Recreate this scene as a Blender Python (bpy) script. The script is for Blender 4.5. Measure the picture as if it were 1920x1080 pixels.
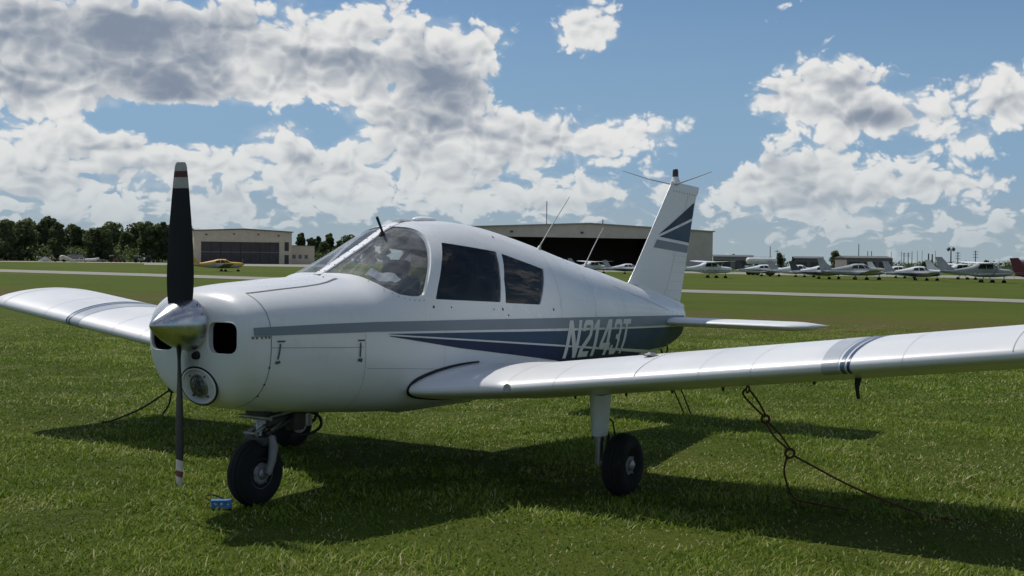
import bpy, bmesh, math, random
import numpy as np
from mathutils import Vector, Matrix

R = math.radians
random.seed(7)
rng = np.random.default_rng(7)
scene = bpy.context.scene
for o in list(bpy.data.objects):
    bpy.data.objects.remove(o, do_unlink=True)
COL = scene.collection

# ------------------------------------------------------------------ camera
CAM_POS = Vector((-4.914, -5.739, 1.559))
CAM_YAW, CAM_PITCH, CAM_ROLL, CAM_F = 56.2685, -1.4045, 0.6343, 2416.8
yw, pt, rl = R(CAM_YAW), R(CAM_PITCH), R(CAM_ROLL)
fw = Vector((math.sin(yw) * math.cos(pt), math.cos(yw) * math.cos(pt), math.sin(pt)))
rt0 = Vector((math.cos(yw), -math.sin(yw), 0))
up0 = rt0.cross(fw)
rt = rt0 * math.cos(rl) + up0 * math.sin(rl)
up = -rt0 * math.sin(rl) + up0 * math.cos(rl)
cam_data = bpy.data.cameras.new('camera')
cam = bpy.data.objects.new('camera', cam_data)
COL.objects.link(cam)
cam.matrix_world = Matrix(((rt.x, up.x, -fw.x, CAM_POS.x), (rt.y, up.y, -fw.y, CAM_POS.y),
                           (rt.z, up.z, -fw.z, CAM_POS.z), (0, 0, 0, 1)))
cam_data.sensor_width = 36.0
cam_data.lens = CAM_F / 1920 * 36.0
cam_data.clip_start = 0.1
cam_data.clip_end = 20000
scene.camera = cam

# ------------------------------------------------------------------ sun and sky
SUN_AZ, SUN_EL = 7.6, 58.8
SKY_STRENGTH = 0.07
sd = Vector((math.sin(R(SUN_AZ)) * math.cos(R(SUN_EL)), math.cos(R(SUN_AZ)) * math.cos(R(SUN_EL)), math.sin(R(SUN_EL))))
sun_data = bpy.data.lights.new('sun', 'SUN')
sun_data.energy = 3.4
sun_data.angle = R(0.53)
sun_data.color = (1.0, 0.955, 0.89)
sun = bpy.data.objects.new('sun', sun_data)
COL.objects.link(sun)
sun.rotation_euler = sd.to_track_quat('Z', 'Y').to_euler()
sun.location = (0, 0, 60)

vs = scene.view_settings
vs.view_transform = 'Standard'
vs.look = 'None'
vs.gamma = 1.0
vs.exposure = 0.0
vs.use_curve_mapping = False

world = bpy.data.worlds.new('World')
scene.world = world
world.use_nodes = True
world.cycles.sampling_method = 'MANUAL'
world.cycles.sample_map_resolution = 256


class NT:
    """small helper to write node graphs"""
    def __init__(self, tree):
        self.t = tree
    def n(self, typ, **kw):
        nd = self.t.nodes.new(typ)
        for k, v in kw.items():
            setattr(nd, k, v)
        return nd
    def put(self, sock, v):
        if v is None:
            return
        if hasattr(v, 'is_linked') or isinstance(v, bpy.types.NodeSocket):
            self.t.links.new(v, sock)
        else:
            sock.default_value = v
    def m(self, op, a, b=None, c=None, clamp=False):
        nd = self.n('ShaderNodeMath', operation=op)
        nd.use_clamp = clamp
        for i, v in enumerate((a, b, c)):
            if v is not None:
                self.put(nd.inputs[i], v)
        return nd.outputs[0]
    def v(self, op, a, b=None):
        nd = self.n('ShaderNodeVectorMath', operation=op)
        self.put(nd.inputs[0], a)
        if b is not None:
            self.put(nd.inputs[1], b)
        return nd.outputs['Value'] if op in ('DOT_PRODUCT', 'LENGTH', 'DISTANCE') else nd.outputs[0]
    def ss(self, x, a, b, lo=0.0, hi=1.0):
        nd = self.n('ShaderNodeMapRange', interpolation_type='SMOOTHSTEP')
        self.put(nd.inputs['Value'], x)
        nd.inputs['From Min'].default_value = a
        nd.inputs['From Max'].default_value = b
        nd.inputs['To Min'].default_value = lo
        nd.inputs['To Max'].default_value = hi
        return nd.outputs['Result']
    def mix(self, f, a, b):
        nd = self.n('ShaderNodeMix', data_type='RGBA')
        self.put(nd.inputs[0], f)
        self.put(nd.inputs[6], a)
        self.put(nd.inputs[7], b)
        return nd.outputs[2]
    def noise(self, vec, scale, detail=4, rough=0.55, dist=0.0, lac=2.0):
        nd = self.n('ShaderNodeTexNoise')
        if vec is not None:
            self.put(nd.inputs['Vector'], vec)
        nd.inputs['Scale'].default_value = scale
        nd.inputs['Detail'].default_value = detail
        nd.inputs['Roughness'].default_value = rough
        nd.inputs['Distortion'].default_value = dist
        nd.inputs['Lacunarity'].default_value = lac
        return nd.outputs['Fac']


# main cloud masses: azimuth, elevation (deg), radii (deg), weight
CLOUDS = [
    (39.42, 9.35, 6.88, 1.78, 0.95),
    (35.61, 7.92, 2.61, 1.42, 0.45),
    (43.85, 7.45, 3.32, 1.07, 0.60),
    (39.43, 6.92, 4.27, 0.83, 0.55),
    (35.62, 5.31, 2.61, 1.66, 0.50),
    (50.03, 10.16, 3.08, 1.42, 0.65),
    (52.87, 7.48, 2.61, 1.78, 0.95),
    (49.36, 6.94, 2.61, 1.90, 0.55),
    (54.50, 9.35, 2.13, 0.83, 0.55),
    (44.97, 8.85, 1.90, 1.42, 0.35),
    (59.56, 10.03, 2.02, 1.23, 0.95),
    (57.09, 9.84, 0.83, 1.66, -0.35),
    (70.07, 7.46, 2.49, 1.66, 1.00),
    (68.06, 6.71, 2.49, 0.76, 0.75),
    (72.30, 6.07, 2.37, 0.95, 0.70),
    (71.80, 9.20, 0.52, 0.36, 0.30),
    (76.96, 6.84, 1.90, 1.42, 1.00),
    (75.96, 4.85, 1.23, 0.62, 0.65),
    (56.19, 5.32, 4.03, 1.19, 0.75),
    (59.86, 5.12, 1.66, 1.07, 0.60),
    (62.90, 5.89, 1.90, 0.76, 0.75),
    (52.90, 4.11, 4.03, 1.07, 0.65),
    (38.79, 4.33, 3.08, 1.07, 0.60),
    (45.56, 5.57, 1.54, 0.95, 0.65),
    (46.83, 4.11, 2.61, 1.19, 0.60),
    (36.45, 3.14, 3.56, 1.30, 0.50),
    (48.96, 4.55, 0.66, 0.52, 0.55),
    (68.10, 3.89, 2.61, 1.14, 0.70),
    (71.46, 3.49, 3.56, 1.19, 0.65),
    (68.81, 2.35, 3.56, 0.90, 0.50),
    (62.82, 2.91, 4.03, 0.90, 0.50),
    (57.41, 2.28, 3.79, 0.90, 0.50),
    (50.56, 2.66, 4.50, 1.19, 0.50),
    (43.65, 2.30, 6.16, 1.19, 0.50),
    (36.88, 1.59, 4.50, 0.95, 0.45),
    (75.36, 3.08, 2.13, 0.57, 0.50),
    (73.25, 1.56, 6.16, 0.71, 0.35),
    (41.63, 3.97, 2.13, 0.95, 0.45),
    (40.95, 8.22, 4.74, 1.42, 0.30),
    (37.29, 7.14, 3.79, 1.19, 0.40),
    (47.72, 8.27, 2.13, 1.19, 0.40),
    (34.99, 9.59, 1.42, 1.42, 0.30),
    (51.94, 5.84, 2.84, 0.95, 0.40),
    (43.19, 4.24, 1.42, 0.71, 0.30),
    (46.81, 6.30, 2.13, 0.76, -0.50),
    (40.74, 5.57, 3.32, 0.57, -0.60),
    (63.44, 8.69, 3.08, 2.84, -0.50),
    (74.82, 9.52, 4.98, 1.66, -0.55),
    (64.66, 4.31, 1.42, 1.42, -0.35),
    (57.35, 7.77, 1.42, 1.42, -0.35),
    (44.30, 6.15, 2.84, 0.52, -0.40),
    (48.67, 5.19, 1.30, 1.07, -0.40),
    (41.41, 2.94, 1.42, 0.59, -0.25),
    (35.00, 3.97, 1.19, 0.71, -0.20),
    (57.19, 0.98, 7.11, 0.59, -0.20),
    (66.02, 5.70, 1.42, 1.42, -0.20),
]
# their grey shaded bases
BASES = [
    (39.85, 9.09, 5.69, 1.47, 0.95),
    (40.95, 6.92, 3.08, 0.71, 0.70),
    (38.57, 6.10, 1.42, 0.47, 0.30),
    (53.10, 7.37, 2.49, 1.23, 0.95),
    (46.80, 8.01, 1.19, 0.71, 0.30),
    (72.08, 6.03, 2.13, 0.52, 0.60),
    (70.95, 7.56, 1.42, 0.59, 0.35),
    (51.95, 4.68, 1.66, 0.47, 0.50),
    (54.79, 3.54, 1.90, 0.59, 0.40),
    (38.79, 3.21, 1.90, 0.59, 0.40),
    (36.35, 2.80, 0.95, 0.43, 0.40),
    (43.20, 2.52, 0.95, 0.59, 0.40),
    (68.79, 3.50, 1.42, 0.59, 0.35),
    (71.48, 2.69, 2.84, 0.47, 0.30),
    (46.37, 4.33, 1.42, 0.43, 0.35),
    (35.00, 6.15, 0.71, 0.95, 0.50),
    (58.57, 4.05, 1.42, 0.47, 0.20),
    (76.97, 6.18, 1.42, 0.47, 0.35),
    (50.04, 8.57, 1.90, 0.71, 0.30),
    (59.68, 9.51, 1.42, 0.36, 0.20),
]


def blob_field(k, p, blobs):
    acc = None
    for (a, e, ra, re, w) in blobs:
        nd = k.n('ShaderNodeVectorMath', operation='MULTIPLY_ADD')
        k.put(nd.inputs[0], p)
        nd.inputs[1].default_value = (1 / ra, 1 / re, 0)
        nd.inputs[2].default_value = (-a / ra, -e / re, 0)
        q = k.m('POWER', 0.3679, k.v('DOT_PRODUCT', nd.outputs[0], nd.outputs[0]))
        acc = k.m('MULTIPLY_ADD', q, w, acc if acc is not None else 0.0)
    return acc


def billow_group():
    """rounded cauliflower heads at three sizes on top of large swells"""
    g = bpy.data.node_groups.new('cloud_billows', 'ShaderNodeTree')
    g.interface.new_socket('Vector', in_out='INPUT', socket_type='NodeSocketVector')
    g.interface.new_socket('Swell', in_out='OUTPUT', socket_type='NodeSocketFloat')
    g.interface.new_socket('Heads', in_out='OUTPUT', socket_type='NodeSocketFloat')
    k = NT(g)
    gi = k.n('NodeGroupInput')
    go = k.n('NodeGroupOutput')
    p = gi.outputs[0]
    nl = k.noise(k.v('MULTIPLY', p, (0.36, 0.52, 0)), 1.0, 2.5, 0.5)
    nl.node.noise_dimensions = '2D'
    f = None
    for sc_, amp in ((0.75, 0.62), (1.8, 0.46)):
        vo = k.n('ShaderNodeTexVoronoi', feature='SMOOTH_F1', voronoi_dimensions='2D')
        k.put(vo.inputs['Vector'], k.v('MULTIPLY', p, (sc_, sc_ * 1.25, 0)))
        vo.inputs['Scale'].default_value = 1.0
        vo.inputs['Smoothness'].default_value = 0.30
        dd = k.m('MULTIPLY', vo.outputs['Distance'], vo.outputs['Distance'])
        f = k.m('MULTIPLY_ADD', k.m('SUBTRACT', 0.24, dd), amp, f if f is not None else 0.0)
    k.put(go.inputs[0], k.m('MULTIPLY', k.m('SUBTRACT', nl, 0.5), 1.25))
    k.put(go.inputs[1], f)
    return g


wt = NT(world.node_tree)
for nd in list(world.node_tree.nodes):
    world.node_tree.nodes.remove(nd)
tc = wt.n('ShaderNodeTexCoord')
sp = wt.n('ShaderNodeSeparateXYZ')
wt.put(sp.inputs[0], wt.v('NORMALIZE', tc.outputs['Generated']))
azn = wt.m('MULTIPLY', wt.m('ARCTAN2', sp.outputs[0], sp.outputs[1]), 57.29578)
eln = wt.m('MULTIPLY', wt.m('ARCSINE', sp.outputs[2]), 57.29578)
cb = wt.n('ShaderNodeCombineXYZ')
wt.put(cb.inputs[0], azn)
wt.put(cb.inputs[1], eln)
P = cb.outputs[0]
CG = billow_group()
def billow(vec):
    nd = wt.n('ShaderNodeGroup')
    nd.node_tree = CG
    wt.put(nd.inputs[0], vec)
    return nd.outputs[0], nd.outputs[1]
w1 = wt.n('ShaderNodeTexNoise', noise_dimensions='2D')
wt.put(w1.inputs['Vector'], P)
w1.inputs['Scale'].default_value = 0.6
w1.inputs['Detail'].default_value = 1.0
PW = wt.v('ADD', P, wt.v('MULTIPLY', wt.v('SUBTRACT', w1.outputs['Color'], (0.5, 0.5, 0.5)), (1.2, 0.8, 0)))
s0, h0 = billow(PW)
s1, f1 = billow(wt.v('ADD', PW, (-0.16, 0.34, 0)))      # a step towards the sun
nf = wt.noise(wt.v('MULTIPLY', P, (1.6, 2.1, 0)), 1.0, 5, 0.55)
nf.node.noise_dimensions = '2D'
vs_ = wt.n('ShaderNodeTexVoronoi', feature='F1', voronoi_dimensions='2D')
wt.put(vs_.inputs['Vector'], wt.v('MULTIPLY', PW, (4.3, 5.2, 0)))
vs_.inputs['Scale'].default_value = 1.0
f0 = wt.m('MULTIPLY_ADD', wt.m('SUBTRACT', nf, 0.5), 0.40, h0)
f0 = wt.m('MULTIPLY_ADD', wt.m('SUBTRACT', 0.45, vs_.outputs['Distance']), 0.16, f0)
placed = blob_field(wt, P, CLOUDS)
bases = blob_field(wt, P, BASES)
# broken cumulus over the unseen sky, thinned to dim the ambient light
low = wt.noise(wt.v('MULTIPLY', P, (0.055, 0.085, 0)), 1.0, 1, 0.5)
low.node.noise_dimensions = '2D'
away = wt.m('MAXIMUM', wt.ss(wt.m('ABSOLUTE', wt.m('SUBTRACT', azn, 56.3)), 24, 34), wt.ss(eln, 12.5, 18))
cov = wt.m('ADD', wt.m('MULTIPLY', wt.m('MULTIPLY_ADD', low, 1.9, -0.82), away), wt.m('MULTIPLY', placed, wt.m('SUBTRACT', 1.0, away)))
nl2 = wt.noise(wt.v('MULTIPLY', PW, (0.8, 1.9, 0)), 1.0, 2, 0.5)
nl2.node.noise_dimensions = '2D'
bandw = wt.ss(eln, 1.0, 5.5, 1.0, 0.0)                  # smaller distant cumulus low over the horizon
cov = wt.m('MULTIPLY_ADD', wt.m('MULTIPLY_ADD', nl2, 1.6, -0.76), bandw, cov)
th = wt.m('ADD', cov, s0)
d0 = wt.m('ADD', th, f0)
lit = wt.m('SUBTRACT', wt.m('ADD', s0, h0), wt.m('ADD', s1, f1))
sky = wt.n('ShaderNodeTexSky', sky_type='NISHITA')
sky.sun_disc = False
sky.sun_elevation = R(SUN_EL)
sky.sun_rotation = R(SUN_AZ)
sky.altitude = 20
sky.air_density = 1.0
sky.dust_density = 0.1
sky.ozone_density = 3.5
sv = wt.n('ShaderNodeCombineXYZ')
wt.put(sv.inputs[0], sp.outputs[0])
wt.put(sv.inputs[1], sp.outputs[1])
wt.put(sv.inputs[2], wt.m('MAXIMUM', sp.outputs[2], 0.03))
wt.put(sky.inputs[0], sv.outputs[0])
skyc = wt.v('SCALE', sky.outputs[0])
skyc.node.inputs['Scale'].default_value = SKY_STRENGTH
skyc = wt.v('MULTIPLY', skyc, (0.90, 1.0, 1.08))
# moist air whitens the lowest sky
skyc = wt.mix(wt.ss(eln, 2.0, 13.0, 0.8, 0.0), skyc, (0.225, 0.365, 0.55, 1))
skyc = wt.mix(wt.ss(eln, 0.0, 4.5, 0.9, 0.0), skyc, (0.34, 0.415, 0.455, 1))
body = wt.ss(d0, 0.32, 0.58)
veil = wt.ss(wt.m('MULTIPLY_ADD', f0, 0.35, th), 0.20, 0.70, 0.0, 0.40)      # thin vapour round the heads
alpha = wt.m('MAXIMUM', body, veil)
mott = wt.noise(wt.v('MULTIPLY', P, (0.30, 0.62, 0)), 1.0, 3, 0.5, 0.3)
mott.node.noise_dimensions = '2D'
gr = wt.m('MULTIPLY', wt.ss(mott, 0.42, 0.66), wt.ss(th, 0.45, 1.0))
core = wt.m('MULTIPLY', wt.m('MULTIPLY_ADD', f0, 0.35, wt.m('MULTIPLY_ADD', s0, 0.55, 0.84)), bases)
shade = wt.m('MULTIPLY_ADD', gr, 0.34, core)
shade = wt.m('MULTIPLY_ADD', wt.m('MULTIPLY_ADD', wt.m('SUBTRACT', nf, 0.5), 0.30, lit), wt.m('MULTIPLY_ADD', bases, 0.75, -1.10), shade)
shade = wt.m('ADD', shade, wt.ss(d0, 0.45, 1.3, -0.12, 0.12))
shade = wt.ss(shade, -0.28, 1.12)
ccol = wt.mix(shade, (0.79, 0.795, 0.785, 1), (0.225, 0.275, 0.355, 1))
hz = wt.mix(0.62, ccol, (0.46, 0.53, 0.57, 1))
ccol = wt.mix(wt.ss(eln, 0.0, 6.5), hz, ccol)
alpha = wt.m('MULTIPLY', alpha, wt.ss(eln, -0.3, 3.0, 0.45, 1.0))
col = wt.mix(alpha, skyc, ccol)
bg = wt.n('ShaderNodeBackground')
wt.put(bg.inputs['Color'], col)
bg.inputs['Strength'].default_value = 1.0
wo = wt.n('ShaderNodeOutputWorld')
world.node_tree.links.new(bg.outputs[0], wo.inputs['Surface'])

# ------------------------------------------------------------------ materials
MATS = {}


def mat(name, col, rough=0.5, metal=0.0, var=0.0, vscale=3.0, coat=0.0, bump=0.0, bscale=40.0, spec=0.5, dirt=None, streak=None):
    """procedural principled material with a little colour variation and fine relief"""
    if name in MATS:
        return MATS[name]
    m = bpy.data.materials.new(name)
    m.use_nodes = True
    k = NT(m.node_tree)
    bs = m.node_tree.nodes['Principled BSDF']
    tcn = k.n('ShaderNodeTexCoord')
    vec = tcn.outputs['Object']
    base = (*col, 1.0)
    if var > 0:
        nz = k.noise(vec, vscale, 5, 0.6)
        f = k.ss(nz, 0.32, 0.68)
        lo = tuple(max(0, c * (1 - var)) for c in col) + (1,)
        hi = tuple(min(1, c * (1 + var)) for c in col) + (1,)
        base = k.mix(f, lo, hi)
        k.put(bs.inputs['Roughness'], k.m('MULTIPLY_ADD', f, rough * 0.35, rough * 0.82))
    else:
        bs.inputs['Roughness'].default_value = rough
    if dirt:
        dn = k.noise(k.v('MULTIPLY', vec, streak) if streak else vec, dirt[1], 6, 0.7)
        f = k.m('MULTIPLY', k.ss(dn, 0.55, 0.8), dirt[2])
        base = k.mix(f, base, (*dirt[0], 1))
    k.put(bs.inputs['Base Color'], base)
    bs.inputs['Metallic'].default_value = metal
    bs.inputs['Specular IOR Level'].default_value = spec
    if coat:
        bs.inputs['Coat Weight'].default_value = coat
        bs.inputs['Coat Roughness'].default_value = 0.06
    if bump > 0:
        b = k.n('ShaderNodeBump')
        b.inputs['Strength'].default_value = bump
        b.inputs['Distance'].default_value = 0.01
        k.put(b.inputs['Height'], k.noise(vec, bscale, 4, 0.6))
        k.put(bs.inputs['Normal'], b.outputs[0])
    MATS[name] = m
    return m


def glass_mat(name, tint, refl=1.0, haze=0.0, hazecol=(.8, .8, .8), rough=0.02):
    if name in MATS:
        return MATS[name]
    m = bpy.data.materials.new(name)
    m.use_nodes = True
    k = NT(m.node_tree)
    m.node_tree.nodes.clear()
    tr = k.n('ShaderNodeBsdfTransparent')
    tr.inputs[0].default_value = (*tint, 1)
    gl = k.n('ShaderNodeBsdfGlossy')
    gl.inputs['Roughness'].default_value = rough
    fr = k.n('ShaderNodeFresnel')
    fr.inputs[0].default_value = 1.5
    mx = k.n('ShaderNodeMixShader')
    bf = k.n('ShaderNodeNewGeometry')
    k.put(mx.inputs[0], k.m('MULTIPLY', k.m('MULTIPLY', fr.outputs[0], refl, clamp=True), k.m('SUBTRACT', 1.0, bf.outputs['Backfacing'])))
    k.put(mx.inputs[1], tr.outputs[0])
    k.put(mx.inputs[2], gl.outputs[0])
    out = mx.outputs[0]
    if haze > 0:
        df = k.n('ShaderNodeBsdfDiffuse')
        df.inputs[0].default_value = (*hazecol, 1)
        tcn = k.n('ShaderNodeTexCoord')
        nz = k.noise(k.v('MULTIPLY', tcn.outputs['Object'], (4, 4, 9)), 1.2, 6, 0.65, 0.6)
        m2 = k.n('ShaderNodeMixShader')
        k.put(m2.inputs[0], k.m('MULTIPLY', k.ss(nz, 0.3, 0.75, 0.25, 1.0), haze))
        k.put(m2.inputs[1], out)
        k.put(m2.inputs[2], df.outputs[0])
        out = m2.outputs[0]
    o = k.n('ShaderNodeOutputMaterial')
    k.put(o.inputs['Surface'], out)
    MATS[name] = m
    return m


# ------------------------------------------------------------------ mesh helpers
def tag(o, label=None, cat=None, group=None, kind=None):
    if label: o['label'] = label
    if cat: o['category'] = cat
    if group: o['group'] = group
    if kind: o['kind'] = kind
    return o


def empty(name, loc, label=None, cat=None, group=None, rz=0.0):
    o = bpy.data.objects.new(name, None)
    o.empty_display_size = 0.3
    COL.objects.link(o)
    o.location = loc
    o.rotation_euler = (0, 0, rz)
    bpy.context.view_layer.update()
    tag(o, label, cat, group)
    return o


def root_matrix(o):
    m = Matrix.Translation(o.location) @ o.rotation_euler.to_matrix().to_4x4()
    return m


def link(name, me, m=None, parent=None, smooth=True, sharp=None, local=False):
    """link a mesh given in WORLD coordinates (or in the parent's when local) as a child of parent"""
    o = bpy.data.objects.new(name, me)
    COL.objects.link(o)
    if m is not None and not me.materials:
        me.materials.append(m)
    if smooth:
        me.polygons.foreach_set('use_smooth', [True] * len(me.polygons))
        if sharp:
            me.set_sharp_from_angle(angle=R(sharp))
    if parent is not None:
        o.parent = parent
        if not local:
            r = parent
            while r.parent:
                r = r.parent
            if r.type == 'EMPTY' and parent is r:
                o.matrix_parent_inverse = root_matrix(r).inverted()
    return o


def mk(name, verts, faces, m=None, parent=None, smooth=True, sharp=None, local=False):
    me = bpy.data.meshes.new(name)
    me.from_pydata([tuple(map(float, v)) for v in verts], [], faces)
    me.update()
    return link(name, me, m, parent, smooth, sharp, local)


def frombm(name, bm, m=None, parent=None, smooth=False, sharp=None, local=False):
    bm.normal_update()
    me = bpy.data.meshes.new(name)
    bm.to_mesh(me)
    bm.free()
    return link(name, me, m, parent, smooth, sharp, local)


def add_box(bm, c, s, rz=0.0, bev=0.0, rot=None):
    r = bmesh.ops.create_cube(bm, size=1.0)
    vs_ = r['verts']
    bmesh.ops.scale(bm, vec=s, verts=vs_)
    if bev > 0:
        es = list({e for v in vs_ for e in v.link_edges})
        rr = bmesh.ops.bevel(bm, geom=es, offset=bev, segments=2, affect='EDGES', profile=0.6)
        vs_ = list({v for f in rr['faces'] for v in f.verts} | {v for v in vs_ if v.is_valid})
    if rot is not None:
        bmesh.ops.rotate(bm, verts=vs_, cent=(0, 0, 0), matrix=rot)
    elif rz:
        bmesh.ops.rotate(bm, verts=vs_, cent=(0, 0, 0), matrix=Matrix.Rotation(rz, 3, 'Z'))
    bmesh.ops.translate(bm, vec=c, verts=vs_)
    return vs_


def box(name, c, s, m, parent=None, rz=0.0, bev=0.0, rot=None, local=False):
    bm = bmesh.new()
    add_box(bm, c, s, rz, bev, rot)
    return frombm(name, bm, m, parent, False, None, local)


def tube_geo(pts, rad, seg=8, caps=True):
    pts = [Vector(p) for p in pts]
    n = len(pts)
    rads = [rad] * n if not hasattr(rad, '__len__') else list(rad)
    V, Fc = [], []
    prev = None
    for i, p in enumerate(pts):
        t = (pts[min(i + 1, n - 1)] - pts[max(i - 1, 0)]).normalized()
        if prev is None:
            a = Vector((0, 0, 1)) if abs(t.z) < 0.9 else Vector((1, 0, 0))
            u_ = t.cross(a).normalized()
        else:
            u_ = (prev - t * prev.dot(t)).normalized()
        prev = u_
        w_ = t.cross(u_)
        for j in range(seg):
            an = 2 * math.pi * j / seg
            V.append(p + (u_ * math.cos(an) + w_ * math.sin(an)) * rads[i])
    for i in range(n - 1):
        for j in range(seg):
            a, b = i * seg + j, i * seg + (j + 1) % seg
            Fc.append((a, b, b + seg, a + seg))
    if caps:
        Fc.append(tuple(range(seg - 1, -1, -1)))
        Fc.append(tuple((n - 1) * seg + j for j in range(seg)))
    return V, Fc


def tube(name, pts, rad, m, parent=None, seg=8, local=False):
    V, Fc = tube_geo(pts, rad, seg)
    return mk(name, V, Fc, m, parent, True, 50, local)


def tubes(name, plist, m, parent=None, seg=8, local=False):
    V, Fc = [], []
    for pts, rad in plist:
        v, f = tube_geo(pts, rad, seg)
        o_ = len(V)
        V += v
        Fc += [tuple(i + o_ for i in q) for q in f]
    return mk(name, V, Fc, m, parent, True, 50, local)


def spline(ctrl, n=24):
    """Catmull-Rom through control points"""
    c = [Vector(p) for p in ctrl]
    c = [c[0] * 2 - c[1]] + c + [c[-1] * 2 - c[-2]]
    out = []
    for i in range(1, len(c) - 2):
        for s in range(n):
            t = s / n
            out.append(0.5 * ((2 * c[i]) + (-c[i - 1] + c[i + 1]) * t + (2 * c[i - 1] - 5 * c[i] + 4 * c[i + 1] - c[i + 2]) * t * t
                              + (-c[i - 1] + 3 * c[i] - 3 * c[i + 1] + c[i + 2]) * t ** 3))
    out.append(c[-2])
    return out


def lathe(name, prof, origin, axis, m, parent=None, seg=32, sharp=35, local=False):
    """prof: list of (along axis, radius)"""
    ax = Vector(axis).normalized()
    a = Vector((0, 0, 1)) if abs(ax.z) < 0.9 else Vector((1, 0, 0))
    u_ = ax.cross(a).normalized()
    w_ = ax.cross(u_)
    o_ = Vector(origin)
    V, Fc = [], []
    for (h, r) in prof:
        for j in range(seg):
            an = 2 * math.pi * j / seg
            V.append(o_ + ax * h + (u_ * math.cos(an) + w_ * math.sin(an)) * max(r, 1e-5))
    for i in range(len(prof) - 1):
        for j in range(seg):
            a_, b_ = i * seg + j, i * seg + (j + 1) % seg
            Fc.append((a_, b_, b_ + seg, a_ + seg))
    if prof[0][1] > 1e-4:
        Fc.append(tuple(range(seg - 1, -1, -1)))
    if prof[-1][1] > 1e-4:
        Fc.append(tuple((len(prof) - 1) * seg + j for j in range(seg)))
    o = mk(name, V, Fc, m, parent, True, sharp, local)
    bm = bmesh.new()
    bm.from_mesh(o.data)
    bmesh.ops.remove_doubles(bm, verts=bm.verts, dist=1e-4)
    bmesh.ops.recalc_face_normals(bm, faces=bm.faces)
    bm.to_mesh(o.data)
    bm.free()
    o.data.polygons.foreach_set('use_smooth', [True] * len(o.data.polygons))
    o.data.set_sharp_from_angle(angle=R(sharp))
    return o


def pchip(xs, ys, x):
    xs = np.asarray(xs, float); ys = np.asarray(ys, float); x = np.asarray(x, float)
    h = np.diff(xs); d = np.diff(ys) / h; mm = np.zeros(len(xs))
    for i in range(1, len(xs) - 1):
        if d[i - 1] * d[i] > 0:
            w1 = 2 * h[i] + h[i - 1]; w2 = h[i] + 2 * h[i - 1]
            mm[i] = (w1 + w2) / (w1 / d[i - 1] + w2 / d[i])
    mm[0] = d[0]; mm[-1] = d[-1]
    x = np.clip(x, xs[0], xs[-1])
    i = np.clip(np.searchsorted(xs, x) - 1, 0, len(xs) - 2)
    t = (x - xs[i]) / h[i]; t2 = t * t; t3 = t2 * t
    return (2 * t3 - 3 * t2 + 1) * ys[i] + (t3 - 2 * t2 + t) * h[i] * mm[i] + (-2 * t3 + 3 * t2) * ys[i + 1] + (t3 - t2) * h[i] * mm[i + 1]

# ------------------------------------------------------------------ lie of the land: the field falls away very slightly
def gz_np(x, y):
    s = ((x + 4.914) * 0.8316 + (y + 5.739) * 0.5553 - 14.0) / 3.0
    dip = 0.052 * np.exp(-(((x - 2.7) ** 2 + (y + 1.7) ** 2) / 1.1))      # soft hollow under the near main wheel
    return -dip - 0.0050 * 3.0 * np.where(s > 20, s, np.log1p(np.exp(np.clip(s, -30, 20))))


def gz(x, y):
    return float(gz_np(np.float64(x), np.float64(y)))


# ------------------------------------------------------------------ ground
def ground_material():
    m = bpy.data.materials.new('mown_grass_ground')
    m.use_nodes = True
    k = NT(m.node_tree)
    bs = m.node_tree.nodes['Principled BSDF']
    geo = k.n('ShaderNodeNewGeometry')
    pos = geo.outputs['Position']
    sp_ = k.n('ShaderNodeSeparateXYZ')
    k.put(sp_.inputs[0], pos)
    fine = k.noise(pos, 9.0, 6, 0.7)
    mid = k.noise(pos, 0.30, 6, 0.65)
    big = k.noise(pos, 0.045, 4, 0.55)
    c1 = k.mix(k.ss(fine, 0.3, 0.72), (0.036, 0.058, 0.007, 1), (0.106, 0.134, 0.016, 1))
    c2 = k.mix(k.ss(mid, 0.40, 0.62), c1, (0.074, 0.104, 0.011, 1))
    c3 = k.mix(k.m('MULTIPLY', k.ss(big, 0.42, 0.68), 0.55), c2, (0.102, 0.122, 0.018, 1))
    # dry, worn strip of turf across the field behind the aircraft, and scattered dry patches
    wob = k.m('MULTIPLY', k.m('SUBTRACT', k.noise(pos, 0.12, 3, 0.6), 0.5), 9.0)
    xx = k.m('ADD', sp_.outputs[0], wob)
    band = k.m('MULTIPLY', k.ss(xx, 18.0, 23.0), k.ss(xx, 27.0, 36.0, 1.0, 0.0))
    br = k.ss(k.noise(pos, 0.8, 6, 0.72), 0.36, 0.62)
    bandf = k.m('MULTIPLY', k.m('MULTIPLY', band, br), 0.95)
    patch = k.m('MULTIPLY', k.ss(k.noise(pos, 0.33, 6, 0.7), 0.60, 0.74), 0.55)
    bandf = k.m('MAXIMUM', bandf, patch)
    c4 = k.mix(bandf, c3, (0.125, 0.085, 0.040, 1))
    k.put(bs.inputs['Base Color'], c4)
    bs.inputs['Roughness'].default_value = 0.95
    bs.inputs['Specular IOR Level'].default_value = 0.1
    b = k.n('ShaderNodeBump')
    b.inputs['Strength'].default_value = 0.9
    b.inputs['Distance'].default_value = 0.06
    k.put(b.inputs['Height'], k.noise(pos, 14.0, 6, 0.75))
    k.put(bs.inputs['Normal'], b.outputs[0])
    return m


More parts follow.
